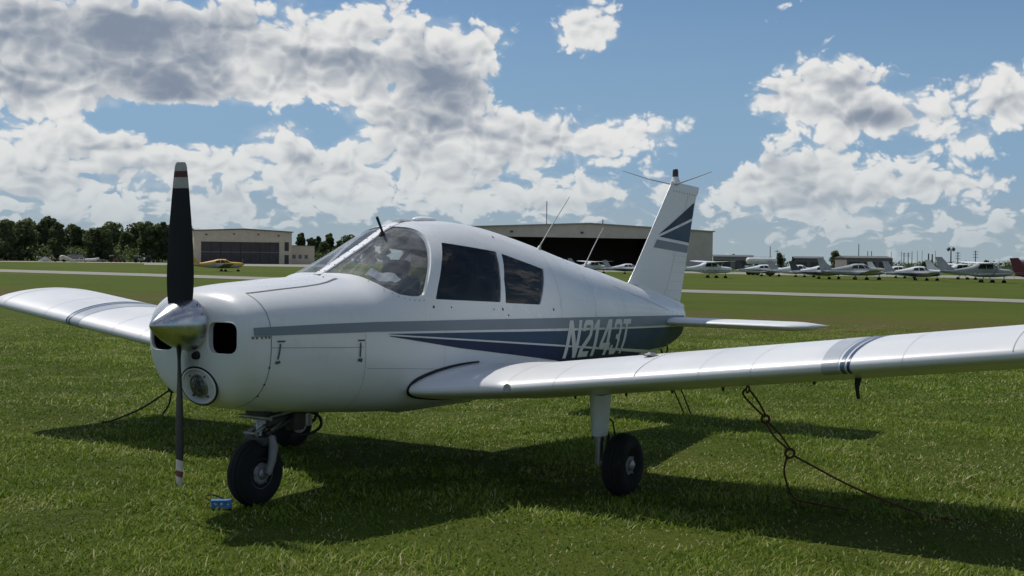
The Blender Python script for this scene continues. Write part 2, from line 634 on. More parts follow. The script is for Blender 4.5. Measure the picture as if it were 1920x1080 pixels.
GROUND = ground_material()
gs = sorted(set([-400, -250, -150, -80, -40, -20] + list(np.arange(-12, 3, 1.5)) + list(np.arange(3, 16, .35)) + list(np.arange(16, 30, 1.5)) + list(np.arange(30, 90, 10)) + [90, 120, 160, 220, 300, 400, 550, 800, 1200, 2000, 3500, 6000, 9000]))
gt = [-9000, -4000, -1500, -600, -250, -100, -50, -20, -10] + list(np.arange(-6, 6, .35)) + [10, 20, 50, 100, 250, 600, 1500, 4000, 9000]
V = []
for s_ in gs:
    for t_ in gt:
        gx_, gy_ = CAM_POS.x + s_ * .8316 + t_ * .5553, CAM_POS.y + s_ * .5553 - t_ * .8316
        V.append((gx_, gy_, gz(gx_, gy_)))
ng = len(gt)
g = mk('ground', V, [(i * ng + j, i * ng + j + 1, (i + 1) * ng + j + 1, (i + 1) * ng + j) for i in range(len(gs) - 1) for j in range(ng - 1)], GROUND, smooth=True)
for pl_ in g.data.polygons:
    if pl_.normal.z < 0:
        pl_.flip()
tag(g, 'mown green airfield grass reaching to the horizon', kind='structure')

CONC = mat('weathered_concrete', (0.25, 0.235, 0.195), 0.9, var=0.18, vscale=0.35, bump=0.3, bscale=6)
DIRT = mat('pale_shell_dirt', (0.36, 0.32, 0.25), 0.95, var=0.25, vscale=0.2, bump=0.4, bscale=3)


def ragged_sheet(name, near, far_, z, m, label, amp=0.25, step=1.2):
    """strip between two polylines with edges nibbled by the turf"""
    def dense(pl):
        out = []
        for a, b in zip(pl[:-1], pl[1:]):
            a, b = Vector(a), Vector(b)
            n_ = max(1, int((b - a).length / step))
            for i in range(n_):
                out.append(a.lerp(b, i / n_))
        out.append(Vector(pl[-1]))
        return out
    n_ = 90
    def resample(pl):
        d_ = dense(pl)
        return [d_[int(i * (len(d_) - 1) / (n_ - 1))] for i in range(n_)]
    A, B = resample(near), resample(far_)
    V = []
    rr = random.Random(len(name) + 3)
    for i in range(n_):
        dr = (B[i] - A[i]).normalized()
        a = A[i] + dr * rr.gauss(0, amp)
        b = B[i] + dr * rr.gauss(0, amp)
        V += [(a.x, a.y, gz(a.x, a.y) + z), (b.x, b.y, gz(b.x, b.y) + z)]
    Fc = [(2 * i, 2 * i + 2, 2 * i + 3, 2 * i + 1) for i in range(n_ - 1)]
    o = mk(name, V, Fc, m, smooth=False)
    tag(o, label, kind='structure')
    return o


ragged_sheet('taxiway', [(52.94, 0.91), (53.75, 6.79), (55.51, 14.94), (57.21, 24.81), (59.30, 39.48), (63.17, 58.05), (68.30, 79.84), (74.20, 108.95), (79.78, 137.36)],
             [(58.42, 1.54), (59.76, 8.07), (62.06, 17.18), (64.65, 28.47), (68.42, 45.91), (74.32, 68.50), (81.90, 95.74), (91.55, 134.11), (102.07, 175.00)], 0.02, CONC,
             'narrow pale concrete taxiway crossing the grass')
ragged_sheet('apron', [(211.87, 249.66), (215.56, 228.94), (218.90, 194.03)],
             [(331.59, 390.71), (351.13, 373.25), (383.02, 340.53)], 0.016, CONC,
             'pale apron in front of the small tan hangar', 0.6)
ragged_sheet('parking_apron', [(215.32, 136.19), (199.31, 88.69), (192.19, 72.33), (191.41, 53.27), (181.92, 28.79)],
             [(247.26, 156.77), (258.31, 115.97), (255.41, 97.38), (253.66, 71.98), (240.92, 39.70)], 0.012, CONC,
             'pale parking apron behind the row of aircraft', 0.5)
ragged_sheet('dirt_track', [(241.31, 394.60), (275.79, 371.23), (292.17, 338.88)],
             [(288.46, 471.27), (329.54, 443.42), (347.67, 403.26)], 0.008, DIRT,
             'pale dirt track below the tree line', 0.8)

# ------------------------------------------------------------------ main airplane
WHITE = mat('white_aircraft_paint', (0.72, 0.725, 0.72), 0.32, var=0.02, vscale=1.2, coat=0.15, dirt=((0.42, 0.40, 0.37), 2.0, 0.22), streak=(.5, 1.0, 3.0), bump=0.10, bscale=5)
WINGW = mat('white_wing_paint', (0.72, 0.725, 0.72), 0.36, var=0.02, vscale=1.5, coat=0.1, dirt=((0.48, 0.46, 0.42), 2.0, 0.20), streak=(.5, 2.0, 1.0), bump=0.10, bscale=5)
TRIM = mat('white_trim', (0.74, 0.745, 0.74), 0.35, var=0.03, vscale=6)
SLATE = mat('slate_gray_paint', (0.20, 0.235, 0.27), 0.5, var=0.05, vscale=3, spec=0.3)
STEELB = mat('steel_blue_paint', (0.034, 0.068, 0.118), 0.5, var=0.06, vscale=3, spec=0.25)
NAVY = mat('navy_paint', (0.014, 0.024, 0.070), 0.5, var=0.06, vscale=3, spec=0.25)
WBLUE = mat('wing_blue_paint', (0.045, 0.10, 0.30), 0.35, var=0.05)
LETTER = mat('registration_white', (0.62, 0.63, 0.63), 0.4, var=0.04)
SEAM = mat('dark_panel_gap', (0.10, 0.10, 0.10), 0.8)
FAINT = mat('faint_panel_gap', (0.36, 0.36, 0.355), 0.8)
RIVET = mat('screw_heads', (0.09, 0.09, 0.09), 0.6)
BLACKR = mat('black_rubber', (0.012, 0.012, 0.013), 0.75, var=0.2, vscale=8, bump=0.2, bscale=60)
TYRE = mat('tyre_rubber', (0.012, 0.012, 0.0125), 0.85, var=0.3, vscale=9, bump=0.25, bscale=50, dirt=((0.045, 0.04, 0.03), 7, 0.5), spec=0.3)
CHROME = mat('polished_metal', (0.28, 0.28, 0.28), 0.38, metal=1.0, var=0.05, vscale=5)
STEEL = mat('dull_steel', (0.30, 0.30, 0.30), 0.45, metal=0.8, var=0.2, vscale=12)
GRIME = mat('oily_dark_metal', (0.035, 0.034, 0.032), 0.55, var=0.4, vscale=20, bump=0.3)
GEARP = mat('gray_gear_paint', (0.20, 0.205, 0.205), 0.45, var=0.12, vscale=10, dirt=((0.08, 0.07, 0.05), 9, 0.6))
PROPB = mat('prop_black_paint', (0.011, 0.011, 0.012), 0.55, var=0.25, vscale=6, spec=0.3)
PROPW = mat('prop_white_band', (0.42, 0.40, 0.37), 0.5, var=0.1, vscale=20)
PROPR = mat('prop_red_band', (0.10, 0.015, 0.012), 0.5, var=0.1, vscale=20)
DARKIN = mat('engine_bay_black', (0.012, 0.012, 0.012), 0.9)
LINING = mat('cabin_lining', (0.16, 0.155, 0.145), 0.9, var=0.15, vscale=8)
DASH = mat('glareshield_black', (0.014, 0.014, 0.016), 0.85)
SEATM = mat('seat_fabric', (0.05, 0.05, 0.053), 0.9, var=0.2, vscale=25)
PANEM = glass_mat('tinted_side_glass', (0.50, 0.50, 0.50), 0.6, haze=0.05, hazecol=(.45, .45, .45))
PANEC = glass_mat('clear_side_glass', (0.86, 0.87, 0.86), 0.8, haze=0.02)
WSHIELD = glass_mat('hazy_windshield', (0.93, 0.94, 0.94), 1.0, haze=0.13, hazecol=(.75, .76, .77), rough=0.03)

FT = dict(
 X=[.305,.325,.36,.42,.52,.70,.90,1.12,1.37,1.40,1.60,1.85,2.12,2.30,2.60,3.00,3.35,3.70,4.20,4.90,5.60,6.20,6.50,6.68,6.75],
 zt=[1.250,1.292,1.322,1.345,1.362,1.380,1.393,1.406,1.422,1.433,1.522,1.637,1.760,1.798,1.812,1.786,1.733,1.670,1.572,1.450,1.318,1.196,1.132,1.088,1.05],
 zb=[.905,.80,.725,.672,.635,.603,.580,.557,.535,.532,.515,.500,.490,.487,.485,.485,.487,.492,.508,.550,.605,.672,.735,.80,.90],
 w=[.270,.365,.415,.445,.468,.493,.515,.537,.555,.557,.566,.573,.577,.578,.577,.571,.558,.530,.468,.360,.250,.158,.110,.075,.03],
 zs=[1.07,1.07,1.07,1.07,1.07,1.065,1.06,1.05,1.04,1.04,1.03,1.02,1.01,1.0,1.0,1.0,1.0,1.0,1.0,.99,.98,.975,.97,.97,.97],
 nt=[2.4,2.5,2.6,2.7,2.7,2.7,2.7,2.7,2.65,2.6,2.5,2.45,2.4,2.4,2.4,2.3,2.25,2.2,2.1,2.0,2.0,2.0,2.0,2.0,2.0],
 nb=[2.4,2.5,2.6,2.7,2.8,2.9,3.0,3.0,3.1,3.1,3.2,3.2,3.2,3.2,3.2,3.1,3.0,2.9,2.7,2.5,2.4,2.3,2.2,2.1,2.0])


def fpar(x):
    return {k_: float(pchip(FT['X'], FT[k_], x)) for k_ in FT if k_ != 'X'}


def ring(x, off=0.0, n=72):
    """closed section of the fuselage at station x, shrunk inwards by off"""
    q = fpar(x)
    w = max(q['w'] - off, .004)
    zt, zb = q['zt'] - off, q['zb'] + off
    zs = min(max(q['zs'], zb + .003), zt - .003)
    out = []
    for j in range(n):
        a = 2 * math.pi * j / n
        c, s = math.cos(a), math.sin(a)
        nn = q['nt'] if s >= 0 else q['nb']
        h = zt - zs if s >= 0 else zs - zb
        y = w * math.copysign(abs(c) ** (2 / nn), c)
        z = zs + h * math.copysign(abs(s) ** (2 / nn), s)
        out.append((x, y, z))
    return out


def tube_solid(xs, off, n=72, flip=False):
    V, Fc = [], []
    for x in xs:
        V += ring(x, off, n)
    for i in range(len(xs) - 1):
        for j in range(n):
            a, b = i * n + j, i * n + (j + 1) % n
            Fc.append((a, a + n, b + n, b))
    Fc.append(tuple(range(n)))
    Fc.append(tuple((len(xs) - 1) * n + j for j in range(n - 1, -1, -1)))
    if flip:
        Fc = [tuple(reversed(f)) for f in Fc]
    return V, Fc


def surf_y(x, z, off=0.0):
    q = fpar(x)
    up_ = z >= q['zs']
    h = (q['zt'] - q['zs']) if up_ else (q['zs'] - q['zb'])
    n = q['nt'] if up_ else q['nb']
    t = min(abs(z - q['zs']) / h, 0.9999)
    return q['w'] * (1 - t ** n) ** (1 / n)


def on_side(x, z, off=0.002, side=-1):
    """point on the fuselage skin at (x,z), lifted off along the local normal"""
    e = 0.01
    y = surf_y(x, z)
    dx = (surf_y(x + e, z) - surf_y(x - e, z)) / (2 * e)
    dz = (surf_y(x, z + e) - surf_y(x, z - e)) / (2 * e)
    n = Vector((-dx, 1, -dz)).normalized()
    p = Vector((x, y, z)) + n * off
    return Vector((p.x, p.y * (1 if side > 0 else -1), p.z))


def prism(poly, axis, a0, a1):
    """closed prism; poly in (x,z) extruded along y, or (y,z) extruded along x"""
    bm = bmesh.new()
    f = (lambda p, t: (p[0], t, p[1])) if axis == 'y' else (lambda p, t: (t, p[0], p[1]))
    A = [bm.verts.new(f(p, a0)) for p in poly]
    B = [bm.verts.new(f(p, a1)) for p in poly]
    bm.faces.new(A)
    bm.faces.new(list(reversed(B)))
    n = len(poly)
    for i in range(n):
        bm.faces.new((A[i], B[i], B[(i + 1) % n], A[(i + 1) % n]))
    bmesh.ops.recalc_face_normals(bm, faces=bm.faces)
    me = bpy.data.meshes.new('cutter')
    bm.to_mesh(me)
    bm.free()
    return me


def boolean(base_me, cutters, op):
    """apply exact booleans on temporary objects and return the resulting mesh"""
    o = bpy.data.objects.new('tmp_base', base_me)
    COL.objects.link(o)
    tmp = []
    for cme in cutters:
        c = bpy.data.objects.new('tmp_cut', cme)
        COL.objects.link(c)
        tmp.append(c)
        md = o.modifiers.new('b', 'BOOLEAN')
        md.operation = op
        md.solver = 'EXACT'
        md.object = c
    dg = bpy.context.evaluated_depsgraph_get()
    dg.update()
    me = bpy.data.meshes.new_from_object(o.evaluated_get(dg))
    for c in tmp + [o]:
        bpy.data.objects.remove(c, do_unlink=True)
    return me


def round_poly(poly, r=0.03, n=4):
    out = []
    m_ = len(poly)
    for i in range(m_):
        a, b, c = (Vector(poly[(i + k_) % m_]) for k_ in (-1, 0, 1))
        d1, d2 = (a - b), (c - b)
        k1 = min(r, d1.length * .45)
        k2 = min(r, d2.length * .45)
        p1, p2 = b + d1.normalized() * k1, b + d2.normalized() * k2
        for s in range(n + 1):
            t = s / n
            out.append(tuple(p1 * (1 - t) ** 2 + b * 2 * t * (1 - t) + p2 * t * t))
    return out


PLANE = empty('light_airplane', (2.0, 0, 0), 'white low wing single engine airplane with slate and navy stripes in the foreground', 'airplane')

WS_POLY = [(1.425, 1.4375), (1.44, 1.432), (1.455, 1.420), (1.475, 1.39), (1.52, 1.349), (1.611, 1.306), (1.716, 1.291), (1.80, 1.290), (1.835, 1.298), (1.858, 1.318),
           (1.926, 1.401), (1.992, 1.482), (2.069, 1.585), (2.12, 1.655), (2.145, 1.70), (2.15, 1.735), (2.143, 1.752), (2.125, 1.757), (2.10, 1.85), (1.40, 1.85), (1.40, 1.4405)]
W1_POLY = round_poly([(2.225, 1.650), (2.822, 1.592), (2.758, 1.44), (2.692, 1.231), (1.94, 1.268), (1.996, 1.359), (2.103, 1.503)], .014)
W2_POLY = round_poly([(2.886, 1.579), (3.445, 1.463), (3.242, 1.199), (2.757, 1.224), (2.786, 1.394)], .012)
IN_POLY = [(-.142, .978), (-.142, 1.165), (-.362, 1.165), (-.362, .978)]

xs_out = sorted(set(list(np.linspace(.305, .44, 12)) + list(np.linspace(.44, 1.36, 22)) + list(np.linspace(1.36, 1.44, 6)) + list(np.linspace(1.44, 2.4, 26)) + list(np.linspace(2.4, 6.68, 60)) + [6.72, 6.745]))
V1, F1 = tube_solid(xs_out, 0.0)
V2, F2 = tube_solid(list(np.linspace(.345, 1.05, 24)), 0.022, flip=True)
V3, F3 = tube_solid(list(np.linspace(1.30, 4.4, 60)), 0.022, flip=True)
me = bpy.data.meshes.new('fuselage')
allF = F1 + [tuple(i + len(V1) for i in f) for f in F2] + [tuple(i + len(V1) + len(V2) for i in f) for f in F3]
me.from_pydata(V1 + V2 + V3, [], allF)
me.materials.append(WHITE)
me.materials.append(DARKIN)
me.materials.append(LINING)
mi = [0] * len(F1) + [1] * len(F2) + [2] * len(F3)
me.polygons.foreach_set('material_index', mi)
me.update()
intake = round_poly(IN_POLY, .062, 6)
mir = lambda pl: [(-a, b) for a, b in pl]
cut = [prism(WS_POLY, 'y', -1, -.022), prism(WS_POLY, 'y', .022, 1)]
for pl in (W1_POLY, W2_POLY):
    cut += [prism(pl, 'y', -1, -.25), prism(pl, 'y', .25, 1)]
cut += [prism(intake, 'x', .2, .47), prism(mir(intake), 'x', .2, .47)]
fus_me = boolean(me, cut, 'DIFFERENCE')
FUS = link('fuselage', fus_me, None, PLANE, True, 28)

# panes cut out of a thin shell that follows the skin
def pane(name, poly, y0, y1, m, x0, x1, off=0.007):
    xs = list(np.linspace(x0, x1, int((x1 - x0) / .035)))
    Va, Fa = tube_solid(xs, off)
    Vb, Fb = tube_solid([x0 + .004] + xs[1:-1] + [x1 - .004], off + .004, flip=True)
    b = bpy.data.meshes.new(name)
    b.from_pydata(Va + Vb, [], Fa + [tuple(i + len(Va) for i in f) for f in Fb])
    b.update()
    r = boolean(b, [prism(poly, 'y', y0, y1)], 'INTERSECT')
    r.materials.clear()
    return link(name, r, m, FUS, True, 30)


def grow(poly, d):
    c = Vector((sum(p[0] for p in poly) / len(poly), sum(p[1] for p in poly) / len(poly)))
    return [tuple(Vector(p) + (Vector(p) - c).normalized() * d) for p in poly]


for s in (-1, 1):
    lim = (lambda a, b: (-b, -a)) if s < 0 else (lambda a, b: (a, b))
    pane('windshield_pane', grow(WS_POLY, .006), *lim(.016, 1), WSHIELD, 1.30, 2.30)
    pane('side_window_pane', grow(W1_POLY, .006), *lim(.25, 1), PANEM if s < 0 else PANEC, 1.80, 2.95)
    pane('side_window_pane', grow(W2_POLY, .006), *lim(.25, 1), PANEM, 2.65, 3.60)


def decal(name, polys, fn, m, parent, ca=(), cb_=()):
    """flat painted shape(s): polygons in a 2-D chart, cut along a grid and mapped onto a surface"""
    bm = bmesh.new()
    for poly in polys:
        bm.faces.new([bm.verts.new((p[0], p[1], 0)) for p in poly])
    for a in ca:
        bmesh.ops.bisect_plane(bm, geom=bm.verts[:] + bm.edges[:] + bm.faces[:], plane_co=(a, 0, 0), plane_no=(1, 0, 0))
    for b in cb_:
        bmesh.ops.bisect_plane(bm, geom=bm.verts[:] + bm.edges[:] + bm.faces[:], plane_co=(0, b, 0), plane_no=(0, 1, 0))
    bmesh.ops.triangulate(bm, faces=bm.faces)
    for v in bm.verts:
        v.co = fn(v.co.x, v.co.y)
    return frombm(name, bm, m, parent, True)


GX = list(np.arange(.3, .7, .012)) + list(np.arange(.7, 6.75, .08))
GZ = list(np.arange(.5, 1.8, .05))
GRAY_T = [(0.385, 1.134), (0.499, 1.137), (0.872, 1.14), (1.307, 1.139), (2.383, 1.118), (3.905, 1.081), (6.256, 1.009), (6.60, .996)]
GRAY_B = [(6.60, .903), (6.153, .92), (5.044, .954), (3.676, 1.004), (2.381, 1.046), (1.302, 1.078), (0.869, 1.083), (0.497, 1.088), (0.387, 1.089)]
B1 = [(1.444, 1.0595), (2.381, 1.030), (3.661, .985), (5.046, .938), (6.157, .902), (6.60, .886), (6.62, .81), (6.3, .71), (5.717, .709), (3.594, .879), (2.382, .98), (1.444, 1.0565)]
B2 = [(1.452, 1.0465), (2.382, .968), (3.581, .866), (5.50, .698), (5.45, .640), (4.9, .585), (4.35, .60), (3.95, .675), (3.511, .763), (2.825, .85), (2.181, .931), (1.452, 1.0425)]
for s in (-1, 1):
    f = lambda a, b, s=s: on_side(a, b, .0028 + .004 * max(0, min(1, (.62 - a) / .15)), s)
    decal('slate_stripe', [GRAY_T + GRAY_B], f, SLATE, FUS, GX, GZ)
    decal('steel_blue_stripe', [B1], f, STEELB, FUS, GX, GZ)
    decal('navy_stripe', [B2], f, NAVY, FUS, GX, GZ)

GLY = {
 'N': [[(0,0),(0,1),(.27,1),(.76,.36),(.76,1),(1,1),(1,0),(.74,0),(.24,.66),(.24,0)]],
 '2': [[(0,.70),(0,.88),(.16,1),(.84,1),(1,.88),(1,.60),(.90,.49),(.36,.21),(.34,.15),(1,.15),(1,0),(0,0),(0,.20),(.10,.30),(.68,.60),(.72,.66),(.72,.82),(.66,.86),(.34,.86),(.28,.82),(.28,.70)]],
 '1': [[(.35,0),(.35,.76),(.05,.70),(.05,.83),(.42,1),(.72,1),(.72,0)]],
 '4': [[(0,.20),(0,.36),(.50,1),(.58,1),(.58,.76),(.26,.35),(.58,.35),(.58,.20)], [(.585,0),(.585,1),(.86,1),(.86,0)], [(.865,.20),(.865,.35),(1,.35),(1,.20)]],
 '3': [[(0,.74),(0,.88),(.16,1),(.84,1),(1,.88),(1,.60),(.90,.51),(1,.42),(1,.12),(.84,0),(.16,0),(0,.12),(0,.27),(.27,.27),(.27,.18),(.33,.14),(.66,.14),(.72,.18),(.72,.38),(.64,.44),(.40,.44),(.40,.57),(.64,.57),(.72,.63),(.72,.82),(.66,.86),(.33,.86),(.27,.82),(.27,.74)]],
 'T': [[(.36,0),(.36,.86),(0,.86),(0,1),(1,1),(1,.86),(.64,.86),(.64,0)]],
}
LETTERS = [('N', 3.605, 3.845), ('2', 3.885, 4.085), ('1', 4.095, 4.265), ('4', 4.295, 4.535), ('3', 4.570, 4.755), ('T', 4.780, 4.970)]
zlo = lambda x: .772 - (x - 3.6) * .031
for s in (-1, 1):
    seq = LETTERS if s < 0 else [(ch, 3.605 + 4.99 - b, 3.605 + 4.99 - a) for ch, a, b in LETTERS]
    for ch, a, b in seq:
        polys = []
        for gp in GLY[ch]:
            pl = []
            for gx, gv in gp:
                if s > 0:
                    gx = 1 - gx
                x = a + (b - a) * gx
                z = zlo(x) + gv * .293
                pl.append((x + gv * .095 * (1 if s < 0 else -1), z))
            polys.append(pl)
        f = lambda a_, b_, s=s: on_side(a_, b_, .0045, s)
        tg = decal('registration_letter', polys, f, LETTER, FUS, list(np.arange(3.5, 5.2, .05)), list(np.arange(.65, 1.15, .04)))
        tg['label'] = 'character %s of the registration' % ch


def seam(pts, w=.004, m=None, name='panel_seam', off=.0012, dense=8):
    """thin panel gap running along points given as (x,z) on the left skin"""
    P_ = spline([(p[0], 0, p[1]) for p in pts], dense)
    polys = []
    V, Fc = [], []
    for i, p in enumerate(P_):
        t = (P_[min(i + 1, len(P_) - 1)] - P_[max(i - 1, 0)]).normalized()
        nrm = Vector((-t.z, 0, t.x)) * (w / 2)
        a, b = p + nrm, p - nrm
        V += [on_side(a.x, a.z, off), on_side(b.x, b.z, off)]
    for i in range(len(P_) - 1):
        Fc.append((2 * i, 2 * i + 1, 2 * i + 3, 2 * i + 2))
    return mk(name, V, Fc, m or SEAM, FUS, False)


seam([(.470, 1.32), (.476, 1.28), (.482, 1.22), (.487, 1.16), (.490, 1.12), (.493, 1.05), (.493, .945), (.492, .85), (.491, .77), (.492, .70), (.50, .65)], .004)
seam([(.474, 1.326), (.705, 1.3455), (1.039, 1.370), (1.33, 1.405)], .0045)
seam([(.497, 1.016), (.85, 1.001), (1.222, .986)], .004, FAINT)
seam([(.37, 1.082), (.43, 1.083), (.487, 1.083)], .003)
seam([(1.232, 1.07), (1.236, .95), (1.240, .854), (1.245, .752), (1.25, .66), (1.26, .58)], .003, FAINT)
seam([(1.262, .850), (1.65, .825), (2.043, .795)], .003, FAINT)
VFAINT = mat('sheet_lap', (.55, .555, .55), .7)
for xs_ in (2.02, 3.58, 4.25, 4.95, 5.62):            # sheet laps with their rivet rows
    q = fpar(xs_)
    seam([(xs_, z_) for z_ in np.linspace(q['zb'] + .10, q['zt'] - .06, 9) if z_ < (1.2 if xs_ < 3.5 else 9)], .004, VFAINT, 'sheet_lap')
for i in range(30):
    x_ = 3.65 + i * .09
    p = on_side(x_, 1.24 - (x_ - 3.65) * .075, .0008)
    lathe('rivet', [(0, .0045), (.0015, .0035), (.002, 0)], p, (0, -1, .2), VFAINT, FUS, 6)
seam([(4.85, 1.315), (5.5, 1.19), (6.15, 1.06)], .004, FAINT)
for x0, z0, x1, z1 in ((.556, 1.051, .541, .927), (1.189, 1.03, 1.185, .908)):
    lt = tubes('cowl_latch', [([on_side(x0 - .02, z0, .004), on_side(x0 + .03, z0, .004)], .005),
                              ([on_side(x0, z0 - .015, .004), on_side((x0 + x1) / 2, (z0 + z1) / 2, .006), on_side(x1, z1 + .02, .006)], .0045),
                              ([on_side(x1 - .012, z1, .006), on_side(x1 + .012, z1 + .005, .006)], .009)], RIVET, FUS, 6)
for (x, z, r) in [(1.908, 1.218, .010), (2.098, 1.211, .006), (2.60, 1.183, .005), (2.712, 1.18, .010), (2.785, 1.135, .007), (3.44, 1.157, .010),
                  (.492, .90, .007), (.491, .80, .007), (.495, .73, .007), (.38, 1.075, .006), (.402, 1.075, .006), (.432, 1.075, .006), (.457, 1.075, .006), (.478, 1.075, .006),
                  (2.95, 1.70, .009), (1.30, 1.412, .006), (1.20, .90, .007), (4.15, 1.54, .006)]:
    p = on_side(x, z, .001)
    n = (on_side(x, z, .01) - on_side(x, z, 0)).normalized()
    lathe('screw', [(0, r), (.003, r * .9), (.004, 0.0)], p, n, RIVET, FUS, 10)
for t in np.linspace(0, 1, 9):                         # screws along the windshield frame
    x = 1.46 + .36 * t
    z = float(np.interp(x, [1.46, 1.5, 1.56, 1.65, 1.75, 1.85], [1.392, 1.342, 1.305, 1.275, 1.262, 1.262]))
    p = on_side(x, z, .001)
    n = (on_side(x, z, .01) - on_side(x, z, 0)).normalized()
    lathe('screw', [(0, .0045), (.002, .004), (.003, 0.0)], p, n, FAINT, FUS, 8)
# raised centre strip of the windshield with its screws
cs = [Vector((x, 0, fpar(x)['zt'])) for x in np.linspace(1.385, 2.20, 18)]
V, Fc = [], []
for p in cs:
    for (dy, dz) in ((-.036, -.003), (-.030, .004), (.030, .004), (.036, -.003)):
        V.append((p.x, dy, p.z + dz))
for i in range(len(cs) - 1):
    for j in range(3):
        Fc.append((4 * i + j, 4 * i + 4 + j, 4 * i + 5 + j, 4 * i + 1 + j))
STRIPO = mk('windshield_strip', V, Fc, TRIM, FUS, True, 20)
for i in range(1, 17, 2):
    for dy in (-.024, .024):
        lathe('screw', [(0, .005), (.002, .005), (.003, 0)], (cs[i].x, dy, cs[i].z + .004), (-.4, 0, 1), RIVET, STRIPO, 8)
lathe('screw', [(0, .012), (.004, .010), (.005, 0)], (1.375, -.03, fpar(1.375)['zt'] - .001), (0, 0, 1), RIVET, FUS, 12)
# outside air temperature probe through the windshield
pz = fpar(1.985)['zt']
tube('temperature_probe', [(2.01, -.05, pz - .02), (1.985, -.05, pz + .02), (1.925, -.052, pz + .115)], [.006, .008, .010], BLACKR, FUS, 8)
lathe('probe_collar', [(0, .022), (.008, .022), (.010, .012), (.018, .012), (.018, 0)], (1.985, -.05, pz - .002), (-.45, 0, .9), BLACKR, FUS, 16)
# roof vent and antennas
bm = bmesh.new()
bmesh.ops.create_uvsphere(bm, u_segments=20, v_segments=10, radius=1)
bmesh.ops.scale(bm, vec=(.13, .055, .026), verts=bm.verts)
bmesh.ops.translate(bm, vec=(2.52, .0, 1.816), verts=bm.verts)
frombm('roof_vent', bm, TRIM, FUS, True)
box('roof_antenna_base', (2.30, .02, 1.806), (.14, .05, .018), TRIM, FUS, bev=.006)
tubes('whip_antenna', [([(3.72, -.22, 1.606), (3.745, -.22, 1.645)], [.022, .010]), ([(3.74, -.22, 1.64), (3.95, -.22, 1.84), (4.19, -.22, 2.055)], [.005, .0042, .003])], mat('antenna_white', (.38, .38, .37), .5), FUS, 8)
tubes('whip_antenna', [([(4.66, -.10, 1.475), (4.68, -.10, 1.515)], [.022, .010]), ([(4.675, -.10, 1.51), (4.81, -.10, 1.66), (4.97, -.10, 1.82)], [.005, .0042, .003])], mat('antenna_white', (.38, .38, .37), .5), FUS, 8)
# tail cone tip, tie-down skid
tube('tail_skid', [(6.28, 0, .70), (6.34, 0, .615), (6.39, 0, .60), (6.44, 0, .66), (6.43, 0, .73)], .009, GRIME, FUS, 8)
bm = bmesh.new()
add_box(bm, (2.55, 0, .478), (.9, .22, .035), bev=.012)
frombm('belly_fairing', bm, GEARP, FUS)

# --- nose details
LLC = Vector((.338, -.042, .782))
LLN = Vector((-1, 0, -.22)).normalized()
LLU = Vector((-.22, 0, 1)).normalized()
LL = lathe('landing_light_recess', [(-.05, .108), (.012, .110), (.016, .104), (.012, .096), (.002, .088), (.001, .0)], LLC, LLN, WHITE, PLANE, 40)
for v in LL.data.vertices:
    v.co.y = LLC.y + (v.co.y - LLC.y) * 1.30
ell = lambda a, r1, r2, h_: LLC + LLN * h_ + Vector((0, r1 * math.sin(a), 0)) + LLU * (r2 * math.cos(a))
tube('light_gasket', [ell(a, .148, .114, .006) for a in np.linspace(0, 2 * math.pi, 48)], .0065, BLACKR, LL, 6)
lathe('light_lens', [(.0, .062), (.008, .062), (.016, .050), (.021, .03), (.022, 0)], LLC + Vector((0, .005, 0)), LLN, mat('lamp_lens', (.20, .21, .22), .15, metal=.6, var=.6, vscale=45, bump=.6, bscale=90), LL, 28)
tube('light_ring', [ell(a, .066, .066, .008) for a in np.linspace(0, 2 * math.pi, 32)], .006, STEEL, LL, 6)
for a in (.8, 2.35, 3.9, 5.5):
    lathe('screw', [(0, .008), (.008, .007), (.008, 0)], ell(a, .085, .085, .002), LLN, RIVET, LL, 8)
lathe('engine_knob', [(0, .024), (.03, .024), (.045, .020), (.05, 0)], (.318, -.055, .965), (-1, -.15, -.1), BLACKR, PLANE, 20)
for s in (-1, 1):          # rolled lip of each cooling inlet
    rim_ = [(y * -s * -1 if False else (y if s < 0 else -y), z) for y, z in intake]
    pts = []
    for y, z in rim_ + [rim_[0]]:
        lo_, hi_ = .305, .6
        for _ in range(30):
            mid_ = (lo_ + hi_) / 2
            q = fpar(mid_)
            upz = z >= q['zs']
            h = (q['zt'] - q['zs']) if upz else (q['zs'] - q['zb'])
            nn = q['nt'] if upz else q['nb']
            if (abs(y) / q['w']) ** nn + (abs(z - q['zs']) / h) ** nn > 1: lo_ = mid_
            else: hi_ = mid_
        pts.append((hi_ + .002, y, z))
    tube('inlet_lip', pts, .005, TRIM, FUS, 6)

# --- propeller and spinner
PROP = lathe('spinner', [(0, 0), (.004, .010), (.02, .028), (.06, .060), (.12, .100), (.18, .130), (.235, .149), (.275, .155), (.283, .157), (.290, .150), (.290, .05)], (.0, 0, 1.144), (1, 0, 0),
             mat('brushed_aluminium_spinner', (.55, .55, .56), .30, metal=1.0, var=.10, vscale=6), PLANE, 64, 30)
for a in np.linspace(0, 2 * math.pi, 14, endpoint=False):
    p = Vector((.262, .1545 * math.sin(a + .2), 1.144 + .1545 * math.cos(a + .2)))
    lathe('screw', [(0, .005), (.002, .004), (.002, 0)], p, (-.1, math.sin(a + .2), math.cos(a + .2)), RIVET, PROP, 8)


